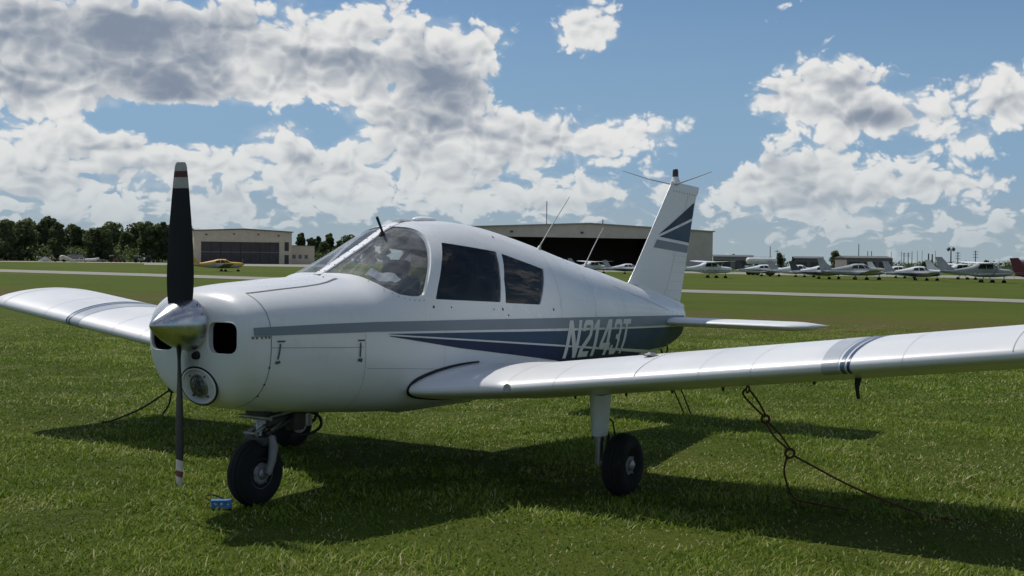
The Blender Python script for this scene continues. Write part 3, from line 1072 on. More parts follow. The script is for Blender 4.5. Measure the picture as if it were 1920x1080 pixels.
def blade(sgn):
    """one fixed-pitch metal blade as a lofted airfoil; sgn +1 up, -1 down"""
    st = [(.06, .110, .050, 60), (.13, .138, .040, 50), (.20, .150, .030, 42), (.30, .156, .024, 35), (.42, .152, .019, 29), (.56, .140, .0155, 24), (.70, .121, .012, 20), (.80, .104, .0105, 18), (.88, .088, .0095, 16.5), (.915, .078, .008, 16), (.930, .068, .006, 15.5), (.938, .052, .004, 15.5)]
    rr = np.array([s_[0] for s_ in st])
    rs = np.concatenate([np.linspace(.06, .70, 26), np.linspace(.705, .938, 60)])
    V, Fc, cen = [], [], []
    n = 14
    for r in rs:
        ch = float(pchip(rr, [s_[1] for s_ in st], r)); th = float(pchip(rr, [s_[2] for s_ in st], r)); tw = R(float(pchip(rr, [s_[3] for s_ in st], r)))
        for j in range(n):
            a = 2 * math.pi * j / n
            u_ = ch * .5 * math.cos(a)
            t_ = th * .5 * math.sin(a) * (1.0 if math.sin(a) > 0 else .35)
            # chord lies mostly across the disc, twisted towards the flight axis
            y_ = u_ * math.cos(tw) + t_ * math.sin(tw)
            x_ = u_ * math.sin(tw) - t_ * math.cos(tw)
            V.append((.223 + x_ * 1.0, -y_ * sgn, 1.144 + sgn * r))
    for i in range(len(rs) - 1):
        for j in range(n):
            a, b = i * n + j, i * n + (j + 1) % n
            Fc.append((a, b, b + n, a + n))
    Fc.append(tuple(range((len(rs) - 1) * n, len(rs) * n)))
    me = bpy.data.meshes.new('propeller_blade')
    me.from_pydata(V, [], Fc)
    for mm_ in (PROPB, PROPW, PROPR):
        me.materials.append(mm_)
    idx = []
    for f in Fc:
        r = sum(abs(V[i][2] - 1.144) for i in f) / len(f)
        idx.append(1 if r > .885 else (2 if r > .850 else (1 if r > .787 else 0)))
    me.polygons.foreach_set('material_index', idx)
    bm = bmesh.new(); bm.from_mesh(me); bmesh.ops.recalc_face_normals(bm, faces=bm.faces); bm.to_mesh(me); bm.free()
    return link('propeller_blade', me, None, PROP, True, 50)


blade(1)
blade(-1)

# --- wings
AU = [(0, 0), (.5, 1.45), (1.25, 2.2), (2.5, 3.1), (5, 4.35), (10, 6.1), (20, 8.35), (30, 9.6), (40, 10.1), (50, 9.8), (60, 8.7), (70, 6.9), (80, 4.7), (90, 2.4), (100, .12)]
AL = [(0, 0), (.5, -1.1), (1.25, -1.6), (2.5, -2.1), (5, -2.8), (10, -3.6), (20, -4.6), (30, -5.1), (40, -5.2), (50, -4.7), (60, -3.6), (70, -2.2), (80, -1.0), (90, -.2), (100, -.12)]
aux, auy = zip(*AU)
alx, aly = zip(*AL)


def foil(cf):
    """signed sqrt-chord parameter -1..1 -> (x/c, z/c)"""
    x = cf * cf
    if cf >= 0:
        return x, float(pchip(np.sqrt(np.array(aux) / 100), np.array(auy) / 100, math.sqrt(x)))
    return x, float(pchip(np.sqrt(np.array(alx) / 100), np.array(aly) / 100, math.sqrt(x)))


INC = R(2.0)


def wing_pt(y, s, off=0.0):
    """y: distance from the centre line, s: -1 (lower TE) .. 0 (LE) .. 1 (upper TE)"""
    def raw(y, s):
        xle, chord = 1.988, 1.60
        if y < 1.08:                                   # leading edge glove at the root
            t = min(1, max(0, (1.08 - y) / .54))
            gl = .315 * (t * t * (3 - 2 * t)) ** .9
            xle -= gl
            chord += gl
        th = 1.0
        zc = .884 + (y - 2.6) * .1228 + (.045 * min(1, max(0, (1.08 - y) / .54)))
        yy = y
        if y < .54:                                    # carry-through tucked inside the belly
            t2 = (.54 - y) / .5
            xle += .60 * t2
            chord -= .60 * t2
            zc += .07 * t2
        if y > 4.22:                                   # rounded fibreglass tip
            t = min(1, (y - 4.22) / .35)
            k_ = math.sqrt(max(0, 1 - t * t))
            xle += .30 * (1 - k_)
            chord -= .30 * (1 - k_) + .10 * t * t
            th = .12 + .88 * k_
        x, z = foil(s)
        th0 = th * (1.60 / chord if y < 1.08 else 1)
        X_, Z_ = x * chord, z * chord * th0
        return Vector((xle + X_ * math.cos(INC) + Z_ * math.sin(INC), yy, zc + Z_ * math.cos(INC) - X_ * math.sin(INC)))
    p = raw(y, s)
    if off:
        e = .004
        t1 = raw(y, s + e) - raw(y, s - e)
        t2 = raw(y + e, s) - raw(y - e, s)
        n = t1.cross(t2).normalized()
        if n.length > .5:
            n = -n if (n.z < 0) == (s > .05) and abs(s) > .05 else n
            if abs(s) <= .05 and n.x > 0:
                n = -n
            p = p + n * off
    return p


def wing(side):
    ys = [.04, .2] + list(np.linspace(.36, 1.10, 17)) + list(np.linspace(1.3, 4.22, 24)) + [4.22 + .35 * math.sin(a) for a in np.linspace(.12, math.pi / 2, 12)]
    ss = [math.copysign(abs(t) ** 1.15, t) for t in np.linspace(-1, 1, 65)]
    V, Fc = [], []
    for y in ys:
        for s in ss:
            p = wing_pt(y, s)
            V.append((p.x, p.y * side, p.z))
    n = len(ss)
    for i in range(len(ys) - 1):
        for j in range(n - 1):
            a = i * n + j
            Fc.append((a, a + 1, a + n + 1, a + n))
        Fc.append((i * n + n - 1, i * n, i * n + n, i * n + 2 * n - 1))
    Fc.append(tuple(range(n)))
    Fc.append(tuple((len(ys) - 1) * n + j for j in range(n)))
    me = bpy.data.meshes.new('wing')
    me.from_pydata(V, [], Fc)
    bm = bmesh.new(); bm.from_mesh(me); bmesh.ops.recalc_face_normals(bm, faces=bm.faces); bm.to_mesh(me); bm.free()
    w_ = link('wing', me, WINGW, PLANE, True, 40)
    sgn = lambda p: Vector((p.x, p.y * side, p.z))
    f = lambda a, b: sgn(wing_pt(b, a, .0022))
    cuts = list(np.linspace(-.3, .98, 48))
    curve = lambda a, b, lo, hi: [(s, lo + a * max(0, s) ** 2) for s in np.linspace(-.20, .97, 40)] + [(s, hi + b * max(0, s) ** 2) for s in np.linspace(.97, -.20, 40)]
    decal('wing_slate_stripe', [curve(-.16, -.02, 3.20, 3.295)], f, mat('wing_silver_gray', (.43, .46, .48), .32, coat=.2), w_, cuts)
    decal('wing_blue_stripe', [curve(.0, .05, 3.308, 3.333)], f, mat('wing_steel_blue', (.10, .15, .22), .32, coat=.2), w_, cuts)
    decal('wing_navy_stripe', [curve(.07, .10, 3.346, 3.362)], f, mat('wing_navy', (.02, .045, .14), .32, coat=.2), w_, cuts)
    f2 = lambda a, b: sgn(wing_pt(b, a, .0012))
    line = lambda y, w2, s0, s1: [(s, y - w2) for s in np.linspace(s0, s1, 30)] + [(s, y + w2) for s in np.linspace(s1, s0, 30)]
    decal('panel_seam', [line(4.215, .003, .05, .98)], f2, FAINT, w_, cuts)
    decal('panel_seam', [line(2.02, .002, .08, .7)], f2, FAINT, w_, cuts)
    for yr in (1.45, 2.45, 2.78, 3.65):
        decal('sheet_lap', [line(yr, .0022, -.75, .87)], f2, mat('wing_sheet_lap', (.60, .605, .60), .6), w_, cuts)
    decal('panel_seam', [line(1.085, .002, -.6, .7)], f2, FAINT, w_, cuts)
    for y0, y1 in ((1.15, 2.75), (2.77, 4.15)):       # flap and aileron hinge gaps
        decal('control_surface_gap', [[(.885, y0), (.889, y0), (.889, y1), (.885, y1)]], f2, SEAM, w_, (), list(np.arange(y0, y1, .2)))
        decal('control_surface_gap', [[(.889, y1), (.99, y1), (.99, y1 + .005), (.889, y1 + .005)]], f2, SEAM, w_, list(np.arange(.9, .98, .02)))
    # tank panel screws and filler cap
    for i in range(22):
        s = .10 + .03 * i * .8
        for y in (2.02,):
            p = wing_pt(y, s, .0015)
            lathe('screw', [(0, .004), (.0015, .0035), (.002, 0)], sgn(p), (0, 0, 1), FAINT, w_, 6)
    p = wing_pt(1.93, .50, .001)
    lathe('fuel_cap', [(0, .05), (.008, .05), (.012, .042), (.02, .02), (.026, .018), (.026, 0)], sgn(p), (0.1, 0, 1), STEEL, w_, 24)
    p = wing_pt(1.10, .02, .001)
    lathe('stall_vane_plate', [(0, .030), (.004, .027), (.004, 0)], sgn(p), (-.98, 0, .1), FAINT, w_, 20)
    # tie-down ring, drains and hinge brackets under the wing
    p = sgn(wing_pt(2.52, -.60))
    tube('tiedown_ring', [p + Vector((.022 * math.sin(a), 0, -.022 + .022 * math.cos(a))) for a in np.linspace(0, 2 * math.pi, 17)], .006, GRIME, w_, 6)
    for y, s, L_ in ((1.25, -.62, .018), (1.62, -.64, .022), (1.98, -.62, .02), (2.30, -.66, .03), (2.95, -.60, .018), (3.05, -.93, .05), (3.9, -.93, .05), (1.35, -.93, .06)):
        p = sgn(wing_pt(y, s))
        tube('drain_fitting', [p + Vector((0, 0, .01)), p + Vector((0, 0, -L_))], [.012, .008], GRIME, w_, 8)
    # rubber root fillet
    pts = []
    for s in np.linspace(-.72, .62, 40):
        q = wing_pt(.56, s, 0)
        yy = surf_y(q.x, q.z)
        q = wing_pt(max(.45, yy), s, .010)
        pts.append(Vector((q.x, (surf_y(q.x, q.z) + .002) * side, q.z)))
    tube('root_seal', pts, [.007 + .006 * math.sin(math.pi * i / 39) for i in range(40)], BLACKR, w_, 6)
    return w_


WL = wing(-1)
WR = wing(1)
p = wing_pt(3.30, -.45)
tube('pitot_mast', [(p.x + .02, -p.y, p.z + .01), (p.x, -p.y, p.z - .030), (p.x - .004, -p.y, p.z - .06), (p.x + .012, -p.y - .004, p.z - .118)], [.022, .017, .012, .010], BLACKR, WL, 10)

# --- vertical tail
FLE = lambda z: float(np.interp(z, [1.05, 1.25, 1.33, 1.45, 2.30], [5.10, 5.50, 5.62, 5.735, 6.475]))
FTE = lambda z: 6.685 + (z - 1.09) * (.355 / 1.16)


def fin_half(x, z):
    a, b = FLE(z), FTE(z)
    t = min(1, max(0, (x - a) / (b - a)))
    th = np.interp(z, [1.1, 2.3], [.052, .034])
    return th * 2.6 * (.2969 * math.sqrt(t) - .126 * t - .3516 * t * t + .2843 * t ** 3 - .1015 * t ** 4) * 1.25 + .002


def loft_fin():
    V, Fc = [], []
    zs_ = list(np.linspace(1.06, 2.25, 22)) + [2.275, 2.295, 2.308, 2.313]
    n = 24
    for z in zs_:
        a, b = FLE(z), FTE(z)
        k_ = 1.0 if z <= 2.25 else math.sqrt(max(.02, 1 - ((z - 2.25) / .064) ** 2))
        ext = .035 if z > 2.24 else 0
        for j in range(2 * n):
            if j < n:
                t = (j / (n - 1)) ** 1.6; s = -1
            else:
                t = ((2 * n - 1 - j) / (n - 1)) ** 1.6; s = 1
            x = a + (b - a) * t
            V.append((x + ext * t, s * fin_half(x, z) * k_ * (1.25 if z > 2.24 else 1), z - (x - a) * .05 * max(0, (z - 1.9) / .4)))
    m_ = 2 * n
    for i in range(len(zs_) - 1):
        for j in range(m_):
            a, b = i * m_ + j, i * m_ + (j + 1) % m_
            Fc.append((a, b, b + m_, a + m_))
    Fc.append(tuple(range(m_)))
    Fc.append(tuple((len(zs_) - 1) * m_ + j for j in range(m_)))
    return V, Fc


V, Fc = loft_fin()
FIN = mk('vertical_tail', V, Fc, WHITE, PLANE, True, 40)
bm = bmesh.new(); bm.from_mesh(FIN.data); bmesh.ops.recalc_face_normals(bm, faces=bm.faces); bm.to_mesh(FIN.data); bm.free()
FIN.data.polygons.foreach_set('use_smooth', [True] * len(FIN.data.polygons))
FIN.data.set_sharp_from_angle(angle=R(40))
zsh = lambda x, z: z + (x - FLE(z)) * .05 * max(0, (z - 1.9) / .4)
FS = [('fin_navy_wedge', [(6.985, 2.125), (6.945, 1.965), (6.185, 1.785)], mat('fin_dark_blue', (.022, .036, .075), .5, var=.06, spec=.25)), ('fin_blue_wedge', [(6.935, 1.935), (6.872, 1.715), (6.20, 1.765)], STEELB),
      ('fin_slate_band', [(6.155, 1.738), (6.857, 1.688), (6.835, 1.612), (6.085, 1.660)], SLATE)]
for s in (-1, 1):
    for nm, pl, mm_ in FS:
        decal(nm, [pl], lambda a, b, s=s: Vector((a, s * (fin_half(a, zsh(a, b)) + .0025), b)), mm_, FIN, list(np.arange(5.9, 7.1, .05)), list(np.arange(1.5, 2.2, .06)))
    hinge = lambda z: FLE(z) + (FTE(z) - FLE(z)) * .70
    hp = [(hinge(z) - .003, z) for z in np.linspace(1.14, 2.2, 24)] + [(hinge(z) + .003, z) for z in np.linspace(2.2, 1.14, 24)]
    decal('rudder_gap', [hp], lambda a, b, s=s: Vector((a, s * (fin_half(a, b) + .0012), b)), FAINT, FIN, (), list(np.arange(1.2, 2.2, .08)))
    for z in (1.24, 1.33, 1.42, 1.52, 1.58):
        x0, x1 = hinge(z) + .02, FTE(z) - .01
        decal('rudder_rib', [[(x0, z), (x1, z - .006), (x1, z - .001), (x0, z + .005)]], lambda a, b, s=s: Vector((a, s * (fin_half(a, b) + .0016), b)), mat('rudder_rib_shade', (.60, .60, .595), .6), FIN, list(np.arange(6, 7, .05)))
    for i in range(9):
        x = 6.50 + i * .06
        lathe('screw', [(0, .006), (.003, .005), (.003, 0)], (x, s * (fin_half(x, 2.2) + .002), 2.225 - (x - 6.4) * .05), (0, s, 0), RIVET, FIN, 6)
lathe('beacon_base', [(0, .055), (.03, .045), (.05, .036), (.07, .034)], (6.56, 0, 2.29), (0, 0, 1), TRIM, FIN, 20)
lathe('beacon_lamp', [(.06, .030), (.10, .030), (.135, .027), (.14, .022), (.145, 0)], (6.56, 0, 2.295), (0, 0, 1), mat('beacon_dark_red', (.03, .012, .014), .2), FIN, 20)
for s in (-1, 1):
    tube('whisker_antenna', [(6.53, s * .02, 2.285), (6.47, s * .24, 2.335), (6.36, s * .48, 2.385 if s < 0 else 2.42)], [.008, .005, .003], mat('antenna_gray', (.3, .3, .3), .5), FIN, 6)
# dorsal fairing line
bm = bmesh.new()
add_box(bm, (0, 0, 0), (1.0, .16, .09), bev=.03)
for v in bm.verts:
    v.co = Vector((6.22 + v.co.x, v.co.y * (1.0 - .45 * (v.co.x + .5)), 1.165 - v.co.x * .215 + v.co.z))
frombm('tail_fairing', bm, WHITE, FUS, True, 40)

# --- stabilator
def stab(side):
    ys = list(np.linspace(.05, 1.36, 14)) + [1.36 + .16 * math.sin(a) for a in np.linspace(.2, math.pi / 2, 8)]
    n = 20
    V, Fc = [], []
    for y in ys:
        k_ = 1.0 if y <= 1.36 else math.sqrt(max(.003, 1 - ((y - 1.36) / .16) ** 2))
        xle = 6.07 + (.20 * (1 - k_) if y > 1.36 else 0)
        ch = .76 - .24 * (1 - k_)
        for j in range(2 * n):
            if j < n: t, s = (j / (n - 1)) ** 1.7, 1
            else: t, s = ((2 * n - 1 - j) / (n - 1)) ** 1.7, -1
            th = .115 * 5 * .5 * 2 * (.2969 * math.sqrt(t) - .126 * t - .3516 * t * t + .2843 * t ** 3 - .1036 * t ** 4) * ch * (.25 + .75 * k_)
            V.append((xle + ch * t, y * side, .952 - ch * t * .02 + s * th))
    m_ = 2 * n
    for i in range(len(ys) - 1):
        for j in range(m_):
            a, b = i * m_ + j, i * m_ + (j + 1) % m_
            Fc.append((a, b, b + m_, a + m_))
    Fc.append(tuple(range(m_)))
    Fc.append(tuple((len(ys) - 1) * m_ + j for j in range(m_)))
    me = bpy.data.meshes.new('stabilator')
    me.from_pydata(V, [], Fc)
    bm = bmesh.new(); bm.from_mesh(me); bmesh.ops.recalc_face_normals(bm, faces=bm.faces); bm.to_mesh(me); bm.free()
    st_ = link('stabilator', me, WINGW, PLANE, True, 40)
    return st_


stab(-1)
stab(1)

# --- cabin interior
CAB = box('cabin_floor', (2.6, 0, .66), (2.3, .80, .03), LINING, PLANE)
bm = bmesh.new()
prof = [(1.43, 1.385), (1.52, 1.400), (1.70, 1.392), (1.86, 1.352), (1.85, 1.315), (1.72, 1.28), (1.62, .88), (1.50, .85), (1.43, 1.2)]
A_ = [bm.verts.new((x, -.42 - (.06 if x > 1.45 else -.12), min(z, 1.37 if x < 1.45 else z))) for x, z in prof]
B_ = [bm.verts.new((v.co.x, -v.co.y, v.co.z)) for v in A_]
bm.faces.new(A_); bm.faces.new(list(reversed(B_)))
for i in range(len(prof)):
    bm.faces.new((A_[i], B_[i], B_[(i + 1) % len(prof)], A_[(i + 1) % len(prof)]))
bmesh.ops.subdivide_edges(bm, edges=[e for e in bm.edges if abs(e.verts[0].co.y - e.verts[1].co.y) > .5], cuts=10)
for v in bm.verts:                                     # crown the coaming like the windshield base
    v.co.z -= .22 * max(0, abs(v.co.y) - .12) ** 2 * (1 if v.co.z > 1.25 else 0)
for v in bm.verts:                                     # keep it inside the skin
    q = fpar(v.co.x)
    v.co.z = min(v.co.z, q['zt'] - .035)
    v.co.y = math.copysign(min(abs(v.co.y), max(.02, surf_y(v.co.x, v.co.z) - .035)), v.co.y)
bmesh.ops.recalc_face_normals(bm, faces=bm.faces)
frombm('instrument_panel', bm, DASH, PLANE, True, 35)
for s in (-1, 1):
    ctl = tube('control_yoke', [(1.60, s * .26, 1.10), (1.80, s * .26, 1.10), (1.80, s * .26 - .12, 1.12), (1.81, s * .26 - .13, 1.20)], .013, BLACKR, PLANE, 8)
    tube('yoke_horn', [(1.80, s * .26, 1.10), (1.80, s * .26 + .12, 1.12), (1.81, s * .26 + .13, 1.20)], .013, BLACKR, ctl, 8)
    for (x, nm) in ((2.15, 'front_seat'), (3.0, 'rear_seat')):
        bm = bmesh.new()
        add_box(bm, (x, s * .25, .90), (.48, .44, .14), bev=.05)
        add_box(bm, (x + .30, s * .25, 1.15), (.12, .42, .52), bev=.05, rot=Matrix.Rotation(R(14), 3, 'Y'))
        add_box(bm, (x + .36, s * .25, 1.46), (.08, .22, .13), bev=.03, rot=Matrix.Rotation(R(14), 3, 'Y'))
        frombm(nm, bm, SEATM, PLANE, True, 40)

# paper sign on the dash (crumpled white card)
V, Fc = [], []
PA, PB = Vector((1.673, -0.190, 1.445)), Vector((1.766, -0.370, 1.391))
for i in range(13):
    for j in range(5):
        a, b = i / 12, j / 4
        q = PA.lerp(PB, a)
        wd = .062 * (1 - .25 * abs(a - .45)) * (1.0 if a < .72 else 1.35 - 1.6 * (a - .72))
        V.append((q.x + wd * (b - .5) * .8, q.y - .02 * (b - .5), q.z + wd * (b - .5) * .75 + .010 * math.sin(9 * a + 2 * b)))
Fc = [(i * 5 + j, i * 5 + j + 1, i * 5 + j + 6, i * 5 + j + 5) for i in range(12) for j in range(4)]
ps = mk('paper_sign', V, Fc, mat('crumpled_paper', (.78, .78, .76), .7, var=.25, vscale=22), None, True)
tag(ps, 'white crumpled paper card lying on the dashboard behind the windshield', 'card')

# --- landing gear
def wheel(parent, c, axis, rad=.215, wid=.155, side=-1):
    """tyre with rim and hub, axle along axis"""
    w2 = wid / 2
    prof = []
    for a in np.linspace(-math.pi * .62, math.pi * .62, 22):
        rr_ = rad - .075
        prof.append((w2 * math.sin(a) * (1.0 if abs(a) < 1.2 else .98), rr_ + .075 * math.cos(a) ** 1 if math.cos(a) > 0 else rr_ + .085 * math.cos(a)))
    prof = [(-w2 * .7, .085)] + prof + [(w2 * .7, .085)]
    ty = lathe('tyre', prof, c, axis, TYRE, parent, 48, 50)
    for off_ in (-.042, -.014, .014, .042):            # circumferential tread grooves
        r_ = rad - .075 + .075 * math.cos(math.asin(min(1, abs(off_) / w2))) + .0006
        lathe('tread_groove', [(off_ - .003, r_ - .004), (off_ - .003, r_), (off_ + .003, r_), (off_ + .003, r_ - .004)], c, axis, BLACKR, ty, 40)
    rm = lathe('wheel_rim', [(-.062, .02), (-.062, .05), (-.045, .075), (-.052, .098), (-.060, .103), (-.058, .092), (0, .08), (.058, .092), (.060, .103), (.052, .098), (.045, .075), (.062, .05), (.062, .02)], c, axis, GEARP, parent, 32, 30)
    ax = Vector(axis).normalized()
    lathe('hub_cap', [(.055, .038), (.072, .036), (.080, .022), (.083, 0)], c, ax * 1, STEEL, rm, 20)
    u_ = ax.cross(Vector((0, 0, 1))).normalized()
    for q in range(6):
        a = q * math.pi / 3
        pp = Vector(c) + ax * .050 + (u_ * math.cos(a) + Vector((0, 0, 1)) * math.sin(a)) * .060
        lathe('bolt', [(0, .008), (.012, .007), (.012, 0)], pp, ax, STEEL, rm, 6)
    return ty


def main_gear(s, dz=0.0):
    y = 1.345
    G_ = tubes('main_gear_leg', [([(2.77, s * y, .68), (2.77, s * y, .30)], .040), ([(2.77, s * y, .32), (2.77, s * (y + .0), .185 + dz)], .030)], CHROME, PLANE, 16)
    # tapered sheet-metal fairing
    V, Fc = [], []
    prof = [(.73, .100, .072), (.625, .094, .068), (.50, .082, .060), (.36, .070, .052), (.335, .064, .046)]
    n = 24
    for z, rx, ry in prof:
        for j in range(n):
            a = 2 * math.pi * j / n
            V.append((2.77 + rx * math.cos(a) * (1.15 if math.cos(a) > 0 else 1), s * y + ry * math.sin(a), z))
    for i in range(len(prof) - 1):
        for j in range(n):
            a, b = i * n + j, i * n + (j + 1) % n
            Fc.append((a, a + n, b + n, b))
    Fc.append(tuple((len(prof) - 1) * n + j for j in range(n)))
    lf = mk('leg_fairing', V, Fc, TRIM, G_, True, 40)
    bm = bmesh.new()
    add_box(bm, (2.77, s * y, .628), (.20, .15, .012), bev=.004)
    frombm('mount_plate', bm, GRIME, G_)
    for i in range(7):
        lathe('screw', [(0, .006), (.004, .005), (.004, 0)], (2.845 - .003 * i, s * (y + .030) , .60 - .032 * i), (.6, s, 0), RIVET, lf, 6)
    tubes('torque_link', [([(2.85, s * y, .40), (2.90, s * y, .31), (2.84, s * y, .22 + dz)], .012), ([(2.84, s * y, .22 + dz), (2.77, s * y, .20 + dz)], .014)], GRIME, G_, 8)
    tube('brake_line', [(2.84, s * (y + .02), .46), (2.90, s * (y + .03), .42), (2.90, s * (y + .05), .33), (2.82, s * (y + .06), .25 + dz)], .006, BLACKR, G_, 6)
    tube('axle', [(2.77, s * (y - .02), .205 + dz), (2.77, s * 1.55, .205 + dz)], .022, STEEL, G_, 10)
    lathe('brake_disc', [(0, .09), (.008, .09), (.008, .03)], (2.77, s * 1.435, .205 + dz), (0, s, 0), STEEL, G_, 28)
    box('brake_caliper', (2.84, s * 1.44, .205 + dz), (.05, .05, .08), GRIME, G_, bev=.008)
    wheel(G_, (2.77, s * 1.53, .205 + dz), (0, s, 0))
    return G_


main_gear(-1, -.052)
main_gear(1)

# nose gear
NX = .835
NG = tubes('nose_gear_strut', [([(NX + .10, 0, .74), (NX + .045, 0, .50)], .045), ([(NX + .045, 0, .51), (NX + .03, 0, .415)], .030)], CHROME, PLANE, 16)
bm = bmesh.new()
add_box(bm, (NX + .04, 0, .40), (.12, .19, .06), bev=.02)
frombm('fork_crown', bm, GRIME, NG)
for s in (-1, 1):
    tube('fork_leg', [(NX + .045, s * .085, .43), (NX + .05, s * .105, .36), (NX + .03, s * .112, .28), (NX, s * .110, .205)], [.024, .030, .026, .020], GEARP, NG, 10)
wheel(NG, (NX, 0, .200), (0, -1, 0), rad=.208, wid=.145)
tube('axle', [(NX, -.125, .212), (NX, .125, .212)], .016, STEEL, NG, 10)
bm = bmesh.new()
add_box(bm, (NX + .09, 0, .575), (.20, .17, .09), bev=.02)
add_box(bm, (NX + .13, 0, .505), (.16, .13, .07), bev=.02)
add_box(bm, (NX + .29, -.06, .50), (.10, .08, .12), bev=.015)
add_box(bm, (NX + .27, .07, .53), (.12, .07, .10), bev=.015)
frombm('strut_housing', bm, GRIME, NG, True, 40)
tubes('torque_link', [([(NX + .06, -.03, .49), (NX - .04, -.03, .45), (NX + .02, -.03, .40)], .012), ([(NX + .06, .03, .49), (NX - .04, .03, .45), (NX + .02, .03, .40)], .012), ([(NX - .045, -.05, .45), (NX - .045, .05, .45)], .011)], STEEL, NG, 8)
tubes('steering_rods', [([(NX + .02, -.10, .55), (NX + .40, -.15, .60)], .010), ([(NX + .02, .10, .55), (NX + .40, .15, .60)], .010), ([(NX + .05, -.09, .47), (NX + .25, -.03, .53)], .009), ([(NX + .0, -.13, .545), (NX + .0, .13, .545)], .014)], STEEL, NG, 8)
tubes('drag_brace', [([(NX + .03, -.05, .44), (NX + .46, -.08, .58)], .016), ([(NX + .03, .05, .44), (NX + .46, .08, .58)], .016)], GRIME, NG, 8)
tube('breather_hose', [tuple(p_) for p_ in spline([(NX + .30, -.10, .58), (NX + .44, -.12, .52), (NX + .46, -.12, .45), (NX + .36, -.12, .415), (NX + .24, -.09, .42)], 8)], .010, BLACKR, NG, 8)
bm = bmesh.new()
add_box(bm, (NX + .12, -.08, .60), (.13, .06, .05), bev=.015)
frombm('strut_cover', bm, TRIM, NG)
tube('exhaust_pipe', [(1.10, .10, .60), (1.13, .10, .53), (1.20, .10, .495)], .027, GRIME, PLANE, 14)

# ------------------------------------------------------------------ tie-down ropes and chock
ROPE = mat('brown_rope', (0.095, 0.035, 0.018), 0.9, var=0.35, vscale=60, bump=0.6, bscale=180)
ROPED = mat('dark_rope', (0.035, 0.028, 0.022), 0.9, var=0.35, vscale=60, bump=0.6, bscale=180)


def ringpts(c, r, nrm, n=18):
    nrm = Vector(nrm).normalized()
    a = nrm.cross(Vector((0, 0, 1))).normalized()
    b = nrm.cross(a)
    return [Vector(c) + (a * math.cos(t) + b * math.sin(t)) * r for t in np.linspace(0, 2 * math.pi, n)]


ra = sgnp = wing_pt(2.52, -.60)
A0 = Vector((ra.x, -ra.y, ra.z - .035))
K1, K2 = Vector((2.603, -2.623, 0.566)), Vector((2.661, -2.763, 0.359))
E1, E2 = Vector((2.972, -3.512, 0.015)), Vector((3.023, -2.648, 0.020))
rope = tubes('tiedown_rope', [
    (spline([A0 + Vector((0, .005, .02)), A0 + Vector((0, .03, -.02)), A0.lerp(K1, .5) + Vector((-.012, .012, -.01)), K1 + Vector((-.008, 0, .012))], 8), .0065),
    (spline([A0 + Vector((0, -.005, .02)), A0 + Vector((0, -.03, -.01)), A0.lerp(K1, .5) + Vector((.016, -.014, .008)), K1 + Vector((.012, 0, .016))], 8), .0065),
    (ringpts(K1, .024, (.8, .55, 0)), .0085),
    (spline([K1 + Vector((-.008, 0, -.015)), K1.lerp(K2, .5) + Vector((-.014, .012, -.006)), K2 + Vector((-.010, 0, .02))], 8), .0065),
    (spline([K1 + Vector((.014, 0, -.01)), K1.lerp(K2, .5) + Vector((.012, -.012, .008)), K2 + Vector((.014, 0, .02))], 8), .0065),
    (ringpts(K2, .028, (.8, .55, 0)), .0085),
    (spline([K2 + Vector((.02, -.01, -.012)), K2.lerp(E1, .5) + Vector((0, 0, -.03)), E1, E1 + Vector((.06, -.18, -.012))], 10), .0065),
    (spline([K2 + Vector((-.02, .01, -.015)), K2.lerp(E2, .45) + Vector((-.03, .035, 0)), E2, E2 + Vector((-.10, -.16, -.005)), E2 + Vector((-.16, -.42, -.008))], 10), .0065)], ROPE, None, 7)
tag(rope, 'brown knotted tie-down rope slanting to the ground from the near wing', 'rope', 'tie-down ropes')
rb = wing_pt(2.52, -.60)
B0 = Vector((rb.x, rb.y, rb.z - .035))
KB = Vector((2.718, 2.882, 0.385))
rope = tubes('tiedown_rope', [
    ([B0 + Vector((0, .01, .02)), B0.lerp(KB, .5) + Vector((.01, .01, 0)), KB], .0075),
    ([B0 + Vector((0, -.01, .02)), B0.lerp(KB, .5) + Vector((-.01, -.01, 0)), KB], .0075),
    (ringpts(KB, .03, (.8, .55, 0)), .012),
    (spline([KB, KB.lerp(Vector((2.845, 3.813, 0.020)), .5) + Vector((0, 0, -.03)), Vector((2.845, 3.813, 0.020)), Vector((2.845, 3.813, 0.020)) + Vector((-.05, .1, -.02))], 8), .0085),
    (spline([KB, KB.lerp(Vector((3.388, 3.769, 0.020)), .5) + Vector((.02, 0, -.02)), Vector((3.388, 3.769, 0.020)), Vector((3.388, 3.769, 0.020)) + Vector((0, -.05, -.03))], 8), .0085)], ROPED, None, 7)
tag(rope, 'dark tie-down rope under the far wing, forked above the grass', 'rope', 'tie-down ropes')
T0 = Vector((6.40, 0, .605))
rope = tubes('tiedown_rope', [
    (spline([T0 + Vector((0, .01, .02)), T0.lerp(Vector((6.850, 0.020, 0.010)), .5) + Vector((0, .02, -.02)), Vector((6.850, 0.020, 0.010)), Vector((6.850, 0.020, 0.010)) + Vector((.03, 0, -.04))], 8), .0075),
    (spline([T0 + Vector((0, -.01, .02)), T0.lerp(Vector((6.813, -0.075, 0.010)), .5) + Vector((0, -.02, -.01)), Vector((6.813, -0.075, 0.010)), Vector((6.813, -0.075, 0.010)) + Vector((.03, 0, -.04))], 8), .0075),
    (ringpts(T0, .016, (.8, .55, 0)), .009)], ROPED, None, 7)
tag(rope, 'thin dark pair of ropes from the tail skid to the ground behind the near wing', 'rope', 'tie-down ropes')

